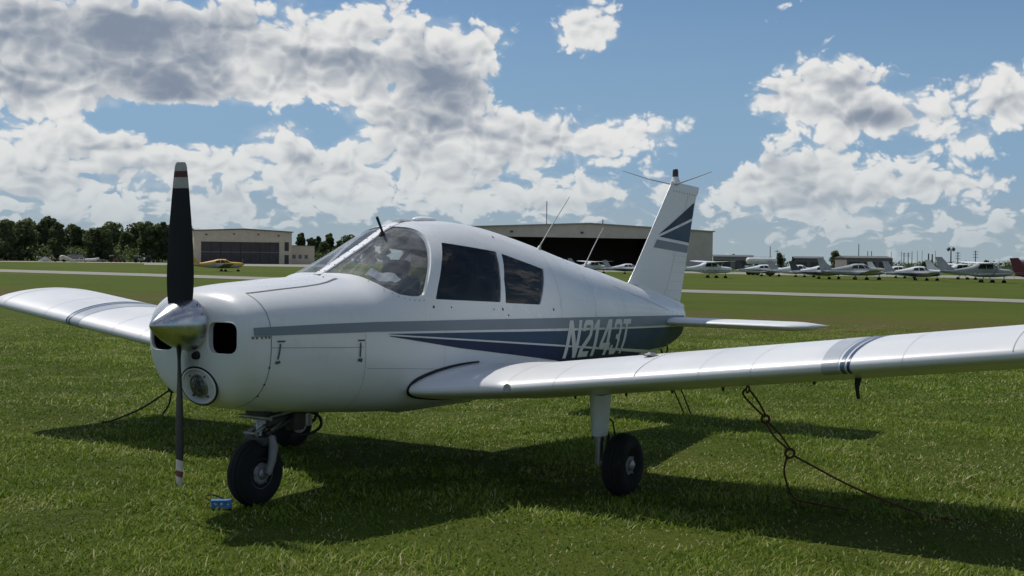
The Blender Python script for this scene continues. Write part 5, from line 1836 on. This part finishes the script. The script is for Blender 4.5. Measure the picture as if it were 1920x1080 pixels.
# ------------------------------------------------------------------ parked airplanes
def loft(name, st, m, parent, n=20, mats=None, zsplit=None):
    """st: x, zt, zb, w, exponent"""
    xs = np.array([s[0] for s in st])
    o_ = np.argsort(xs)
    xs = xs[o_]
    T = [np.array([s[i] for s in st])[o_] for i in range(1, 5)]
    X_ = np.linspace(xs[0], xs[-1], 34)
    V, Fc = [], []
    for x in X_:
        zt, zb, w, e = (float(pchip(xs, t, x)) for t in T)
        zm = (zt + zb) / 2
        for j in range(n):
            a = 2 * math.pi * j / n
            c, s = math.cos(a), math.sin(a)
            V.append((x, w * math.copysign(abs(c) ** (2 / e), c), zm + (zt - zb) / 2 * math.copysign(abs(s) ** (2 / e), s)))
    for i in range(len(X_) - 1):
        for j in range(n):
            a, b = i * n + j, i * n + (j + 1) % n
            Fc.append((a, a + n, b + n, b))
    Fc.append(tuple(range(n)))
    Fc.append(tuple((len(X_) - 1) * n + j for j in range(n - 1, -1, -1)))
    o = mk(name, V, Fc, m, parent, True, 50, True)
    def sy(x, z):
        zt, zb, w, e = (float(pchip(xs, t, x)) for t in T)
        q = min(.999, abs(z - (zt + zb) / 2) / ((zt - zb) / 2))
        return w * (1 - q ** e) ** (1 / e)
    return o, sy


def slab(name, rows, m, parent, n=12):
    """lofted lifting surface: rows of (leading point, trailing point, thickness, up vector)"""
    V, Fc = [], []
    for (a, b, th, upv) in rows:
        a, b, upv = Vector(a), Vector(b), Vector(upv)
        for j in range(2 * n):
            if j < n: t, s = (j / (n - 1)) ** 1.6, 1
            else: t, s = ((2 * n - 1 - j) / (n - 1)) ** 1.6, -1
            h_ = th * 2.6 * (.2969 * math.sqrt(t) - .126 * t - .3516 * t * t + .2843 * t ** 3 - .1 * t ** 4)
            V.append(a.lerp(b, t) + upv * s * h_)
    k_ = 2 * n
    for i in range(len(rows) - 1):
        for j in range(k_):
            a, b = i * k_ + j, i * k_ + (j + 1) % k_
            Fc.append((a, b, b + k_, a + k_))
    Fc.append(tuple(range(k_)))
    Fc.append(tuple((len(rows) - 1) * k_ + j for j in range(k_)))
    o = mk(name, V, Fc, m, parent, True, 40, True)
    bm = bmesh.new(); bm.from_mesh(o.data); bmesh.ops.recalc_face_normals(bm, faces=bm.faces); bm.to_mesh(o.data); bm.free()
    return o


BGW = mat('parked_white_paint', (.72, .725, .72), .35, var=.05, vscale=2, coat=.2)
BGG = mat('parked_grey_paint_or_shade', (.33, .34, .34), .4, var=.08, vscale=2)
BGD = mat('parked_dark_paint', (.04, .042, .05), .4, var=.1, vscale=2)
BGY = mat('parked_yellow_paint', (.62, .36, .05), .45, var=.1, vscale=2)
BGM = mat('parked_maroon_paint', (.13, .02, .022), .4, var=.1, vscale=2)
UPV = (0, 0, 1)


def parked(label, x, y, rz, high=False, sc=1.0, body=BGW, wingm=BGW, finm=BGW, belly=None, top=None, stripe=None, btop=1.02):
    A = empty('parked_airplane', (x, y, gz(x, y) - .16 * sc), label, 'airplane', 'airplanes parked across the field', rz=rz)
    A.scale = (sc, sc, sc)
    if high:
        st = [(2.45, 1.40, .90, .26, 2.2), (2.2, 1.46, .80, .40, 2.4), (1.25, 1.55, .72, .50, 2.6), (.95, 1.62, .70, .52, 2.8), (.35, 2.02, .68, .54, 3), (-.9, 2.03, .70, .53, 3), (-1.7, 1.72, .82, .38, 2.6), (-3.4, 1.42, 1.0, .17, 2.3), (-4.7, 1.34, 1.10, .05, 2.2)]
        fus_, sy = loft('fuselage', st, body, A)
        for s in (-1, 1):
            slab('wing', [((.68, s * .1, 2.10), (-.95, s * .1, 2.02), .15, UPV), ((.66, s * 2.6, 2.14), (-.95, s * 2.6, 2.07), .14, UPV), ((.55, s * 5.2, 2.20), (-.60, s * 5.2, 2.16), .10, UPV), ((.35, s * 5.45, 2.21), (-.45, s * 5.45, 2.19), .02, UPV)], wingm, A)
            tube('wing_strut', [(.35, s * .52, .92), (.30, s * 2.6, 2.08)], .035, body, A, 8, True)
            tube('gear_leg', [(.0, s * .42, .80), (-.05, s * 1.2, .28)], .04, BGG, A, 8, True)
            slab('tailplane', [((-3.75, s * .05, 1.28), (-4.75, s * .05, 1.27), .05, UPV), ((-3.95, s * 1.7, 1.29), (-4.70, s * 1.7, 1.28), .03, UPV)], wingm, A)
        slab('fin', [((-3.0, 0, 1.42), (-4.75, 0, 1.36), .05, (0, 1, 0)), ((-3.75, 0, 1.75), (-4.95, 0, 1.75), .05, (0, 1, 0)), ((-4.55, 0, 2.62), (-5.22, 0, 2.62), .03, (0, 1, 0))], finm, A)
        wins = [[(.42, 1.50), (.36, 1.90), (-.25, 1.92), (-.25, 1.48)], [(-.33, 1.48), (-.33, 1.92), (-.95, 1.88), (-1.15, 1.50)]]
        ws_, wn, gear, px, pz_ = [(1.02, 1.63), (.42, 1.98)], .50, [(0, 1.22, .24), (0, -1.22, .24), (1.75, 0, .22)], 2.62, 1.16
    else:
        st = [(2.50, 1.32, .86, .26, 2.2), (2.25, 1.37, .72, .40, 2.4), (1.35, 1.42, .60, .52, 2.6), (.85, 1.47, .57, .55, 2.6), (.20, 1.80, .56, .57, 2.6), (-.55, 1.80, .56, .56, 2.5), (-1.6, 1.58, .60, .46, 2.3), (-3.0, 1.30, .74, .24, 2.1), (-4.25, 1.12, .92, .06, 2.0)]
        fus_, sy = loft('fuselage', st, body, A)
        for s in (-1, 1):
            slab('wing', [((.95, s * .3, .72), (-.85, s * .3, .66), .13, UPV), ((.70, s * 1.2, .80), (-.88, s * 1.2, .75), .12, UPV), ((.68, s * 4.2, 1.17), (-.85, s * 4.2, 1.12), .11, UPV), ((.40, s * 4.6, 1.22), (-.70, s * 4.6, 1.18), .03, UPV)], wingm, A)
            tube('gear_leg', [(.0, s * 1.45, .75), (.0, s * 1.45, .22)], .05, BGG, A, 8, True)
            slab('tailplane', [((-3.45, s * .05, 1.02), (-4.25, s * .05, 1.01), .05, UPV), ((-3.50, s * 1.55, 1.02), (-4.20, s * 1.55, 1.01), .035, UPV)], wingm, A)
        slab('fin', [((-3.0, 0, 1.28), (-4.30, 0, 1.15), .05, (0, 1, 0)), ((-3.42, 0, 1.55), (-4.42, 0, 1.5), .05, (0, 1, 0)), ((-4.02, 0, 2.35), (-4.68, 0, 2.32), .03, (0, 1, 0))], finm, A)
        wins = [[(.22, 1.30), (.02, 1.66), (-.45, 1.68), (-.45, 1.28)], [(-.53, 1.28), (-.53, 1.67), (-1.0, 1.60), (-1.2, 1.30)], [(.80, 1.36), (.30, 1.68), (.12, 1.66), (.32, 1.32)]]
        ws_, wn, gear, px, pz_ = None, .5, [(0, 1.55, .22), (0, -1.55, .22), (1.95, 0, .22)], 2.62, 1.10
        tube('gear_leg', [(1.95, 0, .8), (1.95, 0, .22)], .05, BGG, A, 8, True)
    if high:
        tube('gear_leg', [(1.75, 0, .9), (1.75, 0, .22)], .05, BGG, A, 8, True)
    for s in (-1, 1):
        for wp in wins:
            decal('window_pane', [wp], lambda a, b, s=s: Vector((a, s * (sy(a, b) + .006), b)), WINM, fus_, list(np.arange(-1.2, 1, .15)), list(np.arange(1.2, 2, .1)))
        if stripe:
            decal('paint_stripe', [[(2.2, 1.02), (2.2, 1.10), (-4.0, 1.10), (-4.0, 1.04), (-1, .92)]], lambda a, b, s=s: Vector((a, s * (sy(a, b) + .004), b)), stripe, fus_, list(np.arange(-4, 2.2, .3)))
        if belly:
            decal('belly_paint', [[(2.0, .74), (2.0, btop), (-3.0, btop - .02), (-3.9, 1.02), (-3.9, .98), (-2.5, .80), (-1, .66), (.5, .64)]], lambda a, b, s=s: Vector((a, s * (sy(a, b) + .005), b)), belly, fus_, list(np.arange(-4, 2.2, .3)), (.75, .85, .95))
        if top:
            decal('top_paint', [[(.55, 1.62), (0, 1.785), (-.55, 1.785), (-1.6, 1.565), (-4.1, 1.14), (-4.1, 1.0), (-1.7, 1.22), (-1.25, 1.50), (-.55, 1.70), (.2, 1.70)]], lambda a, b, s=s: Vector((a, s * (sy(a, b) + .005), b)), top, fus_, list(np.arange(-4, 2.2, .2)))
    # windscreen
    if high:
        V, Fc = [], []
        for i in range(5):
            t = i / 4
            for yy in (-.46, -.25, 0, .25, .46):
                V.append((1.0 - .58 * t - .25 * abs(yy), yy * (1 - .02 * t), 1.64 + .36 * t - .05 * abs(yy)))
        Fc = [(i * 5 + j, i * 5 + j + 1, i * 5 + j + 6, i * 5 + j + 5) for i in range(4) for j in range(4)]
        mk('windscreen', [(a + .03, b, c + .02) for a, b, c in V], Fc, WINM, fus_, True, None, True)
    for (gx, gy, gr) in gear:
        lathe('tyre', [(-.07, .08), (-.075, gr * .8), (-.04, gr), (.04, gr), (.075, gr * .8), (.07, .08)], (gx, gy, gr), (0, 1, 0), TYRE, A, 16, 40, True)
    lathe('spinner', [(0, .15), (.12, .13), (.25, .05), (.28, 0)], (px - .12, 0, pz_), (1, 0, 0), BGG, A, 14, 40, True)
    for s in (-1, 1):
        slab('propeller_blade', [((px + .03, s * -.04, pz_ + s * .08), (px - .03, s * .05, pz_ + s * .08), .02, (1, 0, 0)), ((px + .02, s * -.08 + s * .3, pz_ + s * .5), (px - .02, s * .06 + s * .3, pz_ + s * .5), .015, (1, 0, 0)), ((px + .01, s * .52, pz_ + s * .78), (px - .01, s * .6, pz_ + s * .76), .008, (1, 0, 0))], BGD, A, 6)
    return A


parked('white high wing airplane at the left end of the parked row, close behind the rudder', 132.63, 58.15, -0.699, True, 0.97, BGW, BGW, BGW, None, None, BGG)
parked('white low wing airplane with dark topped fin, in front of the white tank', 165.30, 65.10, -0.792, False, 1.00, BGW, BGW, BGD, None, None, BGD)
parked('low wing airplane with dark fin and dark belly, left of the grey finned one', 141.84, 48.05, -0.800, False, 0.95, BGW, BGW, BGD, BGD, None, None)
parked('pale grey low wing airplane with tall grey fin in the middle of the row', 139.76, 42.93, -0.862, False, 1.12, BGG, BGW, BGG, None, None, BGW)
parked('low wing airplane with white top and black belly, right of the middle one', 142.08, 36.77, -0.870, False, 0.98, BGW, BGW, BGG, BGD, None, None)
parked('grey high wing airplane with swept fin near the right edge', 131.61, 27.08, -0.898, True, 1.05, BGG, BGW, BGG, None, None, BGW)
parked('maroon tailed airplane cut off by the right edge of the picture', 113.87, 15.65, -1.322, False, 1.10, BGM, BGM, BGM, None, None, None)
parked('white high wing airplane parked before the large hangar, nearer its open doorway', 173.95, 97.81, -0.522, True, 0.95, BGW, BGW, BGG, None, None, None)
parked('low wing airplane with grey fin before the large hangar, just left of the tail fin', 164.59, 86.44, -0.584, False, 0.95, BGW, BGW, BGG, BGD, None, None)
parked('white low wing airplane half hidden behind the black bellied one', 169.54, 47.51, -0.890, False, 1.00, BGW, BGW, BGW, None, None, BGG)
parked('white high wing airplane half hidden behind the grey high wing one', 164.34, 37.92, -0.829, True, 1.00, BGW, BGW, BGW, None, None, None)
parked('white low wing airplane half hidden between the tank and the dark finned one', 161.34, 58.55, -0.818, False, 1.00, BGW, BGW, BGG, None, None, None)
parked('low wing airplane with yellow top standing alone in front of the small tan hangar', 111.02, 115.82, -0.587, False, 0.95, BGY, BGG, BGY, BGG, None, None, 1.19)  # grey wing colour paints in the shade lying on the wing

# white fuel tank on a trailer behind the row
tx, ty = (184.08, 73.67)
TK = empty('tank_trailer', (tx, ty, gz(tx, ty)), 'long white horizontal tank on a trailer behind the parked airplanes', 'tank', rz=R(-34))
lathe('tank', [(-2.7, 0), (-2.68, .3), (-2.55, .46), (-2.4, .5), (2.4, .5), (2.55, .46), (2.68, .3), (2.7, 0)], (0, 0, 2.25), (1, 0, 0), BGW, TK, 20, 40, True)
box('trailer_bed', (0, 0, 1.35), (5.4, 1.1, .3), BGG, TK, local=True)
for gx in (-1.9, -1.1, 1.6):
    for gy in (-.6, .6):
        lathe('tyre', [(-.12, .15), (-.13, .42), (-.09, .5), (.09, .5), (.13, .42), (.12, .15)], (gx, gy, .5), (0, 1, 0), TYRE, TK, 14, 40, True)

# ------------------------------------------------------------------ yard of machines below the wood
RUSTY = mat('rusty_paint', (.20, .07, .04), .8, var=.3, vscale=4)
YARDW = mat('faded_white_paint', (.55, .55, .53), .6, var=.15, vscale=1.5)
YARDB = mat('dark_machine_paint', (.03, .032, .035), .6, var=.3, vscale=2)
YARDG = mat('machine_grey', (.20, .21, .22), .7, var=.25, vscale=2)


def vwheel(parent, x, y, r, w=.25):
    lathe('tyre', [(-w / 2, r * .4), (-w / 2, r * .85), (-w * .35, r), (w * .35, r), (w / 2, r * .85), (w / 2, r * .4)], (x, y, r), (0, 1, 0), TYRE, parent, 14, 40, True)


def pickup(x, y, rz, m, label):
    T = empty('pickup_truck', (x, y, gz(x, y)), label, 'truck', rz=rz)
    bm = bmesh.new()
    pr = [(-2.6, .5), (-2.6, 1.05), (-.7, 1.05), (-.45, 1.72), (.75, 1.75), (1.30, 1.12), (2.5, 1.0), (2.65, .55)]
    A_ = [bm.verts.new((a, -.9, b)) for a, b in pr]
    B_ = [bm.verts.new((a, .9, b)) for a, b in pr]
    bm.faces.new(A_); bm.faces.new(B_[::-1])
    for i in range(len(pr)):
        bm.faces.new((A_[i], B_[i], B_[(i + 1) % len(pr)], A_[(i + 1) % len(pr)]))
    bmesh.ops.recalc_face_normals(bm, faces=bm.faces)
    b_ = frombm('body', bm, m, T, False, None, True)
    for s in (-1, 1):
        mk('side_window', [(-.38, s * .905, 1.15), (.95, s * .905, 1.15), (.66, s * .905, 1.64), (-.28, s * .905, 1.62)], [(0, 1, 2, 3)], WINM, b_, False, None, True)
        for gx in (-1.7, 1.65):
            vwheel(T, gx, s * .8, .38)
    mk('windscreen', [(1.27, -.75, 1.17), (1.27, .75, 1.17), (.81, .68, 1.70), (.81, -.68, 1.70)], [(0, 1, 2, 3)], WINM, b_, False, None, True)
    return T


def tractor(x, y, rz, m, roofm, label):
    T = empty('tractor', (x, y, gz(x, y)), label, 'tractor', rz=rz)
    bm = bmesh.new()
    add_box(bm, (.9, 0, 1.05), (1.7, .7, .7), bev=.08)
    add_box(bm, (-.4, 0, .9), (1.2, .8, .5), bev=.05)
    frombm('engine_body', bm, m, T, False, None, True)
    for sx in (-.9, .05):
        for sy in (-.5, .5):
            tube('canopy_post', [(sx, sy, 1.0), (sx, sy, 2.5)], .04, YARDB, T, 6, True)
    box('canopy_roof', (-.4, 0, 2.56), (1.6, 1.4, .14), roofm, T, bev=.04, local=True)
    box('seat', (-.5, 0, 1.35), (.5, .5, .4), YARDB, T, bev=.06, local=True)
    for s in (-1, 1):
        vwheel(T, -.6, s * .75, .75, .4)
        vwheel(T, 1.35, s * .65, .42, .3)
    return T


pickup(298.6, 397.9, -0.50, YARDB, 'dark pickup truck at the left end of the yard below the wood')
pickup(313.6, 405.3, -0.75, YARDW, 'white pickup truck in the middle of the yard below the wood')
pickup(318.5, 401.5, 2.40, YARDG, 'grey pickup truck right of the white one in the yard')
tractor(317.6, 391.9, -0.70, RUSTY, YARDW, 'rust red tractor with white canopy in the yard')
tractor(324.6, 386.1, -0.90, YARDG, YARDW, 'grey tractor with white canopy, left of two near the tan hangar')
tractor(328.0, 383.2, -0.60, YARDB, YARDG, 'dark tractor with grey canopy beside the tan hangar annex')
hk = empty('airplane_hulk', (297.8, 392.2, gz(297.8, 392.2)), 'cream wingless fuselage hulk slanting to the ground in the yard', 'hulk', rz=-.62)
hf, _s = loft('fuselage_shell', [(-3.0, 2.1, .5, .7, 2.4), (-2.2, 2.5, .5, .9, 2.6), (-.8, 2.2, .3, .8, 2.5), (1.2, 1.2, .05, .5, 2.3), (3.2, .25, .0, .15, 2.0)], mat('cream_hulk', (.50, .48, .38), .6, var=.12, vscale=1), hk)
for s_ in (-1, 1):
    vwheel(hk, -1.6, s_ * .9, .5)
    decal('window_pane', [[(-2.3, 1.5), (-2.2, 2.1), (-1.4, 2.0), (-1.4, 1.45)]], lambda a, b, s=s_: Vector((a, s * (_s(a, b) + .02), b)), WINM, hf)
V, Fc = [], []
for i in range(7):
    for j in range(16):
        a = 2 * math.pi * j / 16
        rr_ = 2.9 * (1 - i / 6.3) * (1 + .12 * math.sin(3 * a + i) + .06 * math.sin(7 * a))
        V.append((300.4 + rr_ * math.cos(a), 409.0 + rr_ * math.sin(a), gz(300.4, 409.0) - .1 + 2.0 * (i / 6) ** .8))
Fc = [(i * 16 + j, i * 16 + (j + 1) % 16, i * 16 + 16 + (j + 1) % 16, i * 16 + 16 + j) for i in range(6) for j in range(16)] + [tuple(96 + j for j in range(16))]
hp_ = mk('gravel_heap', V, Fc, mat('grey_gravel', (.16, .155, .16), .95, var=.3, vscale=2, bump=1, bscale=3), None, True)
tag(hp_, 'grey gravel heap at the far left of the yard', 'heap')
ct = empty('cargo_trailer', (318.0, 414.5, gz(318.0, 414.5)), 'dark flat roofed trailer behind the white pickup in the yard', 'trailer', rz=-.75)
box('trailer_box', (0, 0, 1.9), (5.5, 2.2, 2.0), YARDG, ct, bev=.05, local=True)
box('trailer_roof', (-.3, 0, 2.98), (6.2, 2.4, .14), YARDB, ct, local=True)
for gx in (-1, .2):
    for gy in (-.9, .9):
        vwheel(ct, gx, gy, .42)
ld = empty('forklift', (320.7, 389.4, gz(320.7, 389.4)), 'forklift with upright mast in the yard beside the rust red tractor', 'forklift', rz=-.8)
box('forklift_body', (-.6, 0, .9), (1.8, 1.1, .9), YARDB, ld, bev=.08, local=True)
for s_ in (-1, 1):
    tube('mast_rail', [(.6, s_ * .4, .2), (.6, s_ * .4, 3.0)], .08, RUSTY, ld, 6, True)
    tube('cage_post', [(-.9, s_ * .45, 1.3), (-.7, s_ * .45, 2.3)], .04, YARDB, ld, 6, True)
    box('fork_tine', (1.2, s_ * .3, .2), (1.2, .12, .06), YARDG, ld, local=True)
    vwheel(ld, .3, s_ * .5, .36)
    vwheel(ld, -1.2, s_ * .5, .32)
box('cage_roof', (-.3, 0, 2.34), (1.2, 1.0, .06), YARDB, ld, local=True)
bt = loft('boat_hull', [(-2.4, 1.3, .5, .8, 2.6), (-1, 1.35, .3, .9, 2.4), (1, 1.5, .35, .75, 2.2), (2.6, 1.8, 1.2, .08, 2.0)], YARDW, None)[0]
bt.location = (309.2, 393.5, gz(309.2, 393.5))
bt.rotation_euler = (0, 0, -.7)
tag(bt, 'small white boat hull lying between the pickups in the yard', 'boat')
lathe('outboard_motor', [(0, .2), (.3, .22), (.5, .15), (.55, 0)], (-2.55, 0, 1.1), (0, 0, 1), YARDB, bt, 12, 40, True)

# ------------------------------------------------------------------ grass blades near the camera
def grass_material():
    m = bpy.data.materials.new('grass_blades')
    m.use_nodes = True
    k = NT(m.node_tree)
    m.node_tree.nodes.clear()
    at = k.n('ShaderNodeAttribute', attribute_name='tint')
    cr = k.n('ShaderNodeValToRGB')
    k.put(cr.inputs[0], at.outputs['Fac'])
    e = cr.color_ramp.elements
    e[0].position = 0; e[0].color = (.086, .140, .014, 1)
    e[1].position = 1; e[1].color = (.52, .47, .25, 1)
    for p_, c_ in ((.35, (.155, .230, .025, 1)), (.72, (.26, .33, .045, 1)), (.86, (.36, .38, .11, 1))):
        el_ = e.new(p_); el_.color = c_
    d = k.n('ShaderNodeBsdfPrincipled')
    k.put(d.inputs['Base Color'], cr.outputs[0])
    d.inputs['Roughness'].default_value = .55
    d.inputs['Specular IOR Level'].default_value = .2
    t = k.n('ShaderNodeBsdfTranslucent')
    k.put(t.inputs[0], cr.outputs[0])
    mx = k.n('ShaderNodeMixShader')
    mx.inputs[0].default_value = .35
    k.put(mx.inputs[1], d.outputs[0])
    k.put(mx.inputs[2], t.outputs[0])
    o = k.n('ShaderNodeOutputMaterial')
    k.put(o.inputs['Surface'], mx.outputs[0])
    return m


def value_noise(x, y, s, seed):
    r = np.random.default_rng(seed)
    G_ = r.random((256, 256))
    u_, v_ = x / s + 97.3, y / s + 31.7
    i, j = np.floor(u_).astype(int), np.floor(v_).astype(int)
    fu, fv = u_ - i, v_ - j
    fu, fv = fu * fu * (3 - 2 * fu), fv * fv * (3 - 2 * fv)
    g_ = lambda a, b: G_[a % 256, b % 256]
    return (g_(i, j) * (1 - fu) + g_(i + 1, j) * fu) * (1 - fv) + (g_(i, j + 1) * (1 - fu) + g_(i + 1, j + 1) * fu) * fv


def build_grass(N=720000):
    r = np.random.default_rng(3)
    rmin, rmax = 3.8, 34.0
    rr = np.linspace(rmin, rmax, 400)
    dens = rr / (1 + (rr / 8.0) ** 1.75)
    cdf = np.cumsum(dens); cdf /= cdf[-1]
    dist = np.interp(r.random(N), cdf, rr)
    az = R(CAM_YAW) + R(27.0) * r.uniform(-1, 1, N) * (1 + .6 * np.clip(6.5 / dist - .5, 0, 1))
    x = CAM_POS.x + dist * np.sin(az)
    y = CAM_POS.y + dist * np.cos(az)
    cl = value_noise(x, y, .16, 1) * .6 + value_noise(x, y, .05, 2) * .4
    mdw = value_noise(x, y, 1.3, 4) * .5 + value_noise(x, y, .45, 6) * .5
    mdw = np.clip((mdw - .5) * 1.9 + .5, 0, 1)
    bare = np.clip((value_noise(x, y, .85, 21) * .6 + value_noise(x, y, .3, 22) * .4 - .60) * 5, 0, 1)      # thin, trodden spots
    keep = r.random(N) < np.clip((.22 + 1.25 * cl * (.4 + mdw)) * (1 - .5 * bare), .05, 1)
    x, y, dist, cl, mdw, bare = (a[keep] for a in (x, y, dist, cl, mdw, bare))
    n = len(x)
    far_ = np.clip((dist - 6) / 22, 0, 2.0)
    hgt = (.012 + .030 * r.random(n) ** 2.2) * (.45 + .95 * cl) * (.55 + .8 * mdw) * (1 + .2 * far_) * np.clip((36 - dist) / 14, .15, 1) * (1 - .4 * bare)
    tall = r.random(n) < .018
    hgt = np.where(tall, hgt * 1.9, hgt)
    wid = (.0025 + .0026 * r.random(n)) * (1 + 1.35 * far_)
    th = r.uniform(0, 2 * np.pi, n)
    lean = hgt * np.abs(r.normal(0, .95, n)) + .010
    lx, ly = np.cos(th) * lean, np.sin(th) * lean
    ph = th + r.normal(np.pi / 2, .5, n)
    wx, wy = np.cos(ph) * wid, np.sin(ph) * wid
    z0 = np.array([gz(a, b) for a, b in zip(x, y)]) if False else gz_np(x, y)
    V = np.empty((n, 5, 3), np.float32)
    V[:, 0] = np.stack([x - wx, y - wy, z0 - .006], 1)
    V[:, 1] = np.stack([x + wx, y + wy, z0 - .006], 1)
    V[:, 2] = np.stack([x + lx * .42 + wx * .8, y + ly * .42 + wy * .8, z0 + hgt * .62], 1)
    V[:, 3] = np.stack([x + lx * .42 - wx * .8, y + ly * .42 - wy * .8, z0 + hgt * .62], 1)
    V[:, 4] = np.stack([x + lx * 1.05, y + ly * 1.05, z0 + hgt], 1)
    tint = np.clip(.05 + .60 * r.random(n) * (.45 + .9 * mdw) + .30 * (mdw - .5) + .2 * bare, 0, .84)
    dry = value_noise(x, y, .9, 9)
    tint = np.where(r.random(n) < .05 + .30 * np.clip(dry - .62, 0, 1) * 2.2 + .35 * bare, r.uniform(.82, 1.0, n), tint)
    me = bpy.data.meshes.new('grass')
    me.vertices.add(5 * n); me.vertices.foreach_set('co', V.ravel())
    base = np.arange(n, dtype=np.int32)[:, None] * 5
    loops = np.concatenate([base + np.array([0, 1, 2, 3], np.int32), base + np.array([3, 2, 4], np.int32)], 1).ravel()
    me.loops.add(7 * n); me.loops.foreach_set('vertex_index', loops)
    me.polygons.add(2 * n)
    ls = np.stack([np.arange(n) * 7, np.arange(n) * 7 + 4], 1).astype(np.int32).ravel()
    lt = np.tile(np.array([4, 3], np.int32), n)
    me.polygons.foreach_set('loop_start', ls); me.polygons.foreach_set('loop_total', lt)
    me.update(calc_edges=True)
    at = me.attributes.new('tint', 'FLOAT', 'POINT')
    at.data.foreach_set('value', np.repeat(tint.astype(np.float32), 5))
    o = link('grass', me, grass_material(), None, False)
    tag(o, 'short mown green grass with scattered dry blades', 'grass', kind='stuff')


build_grass()
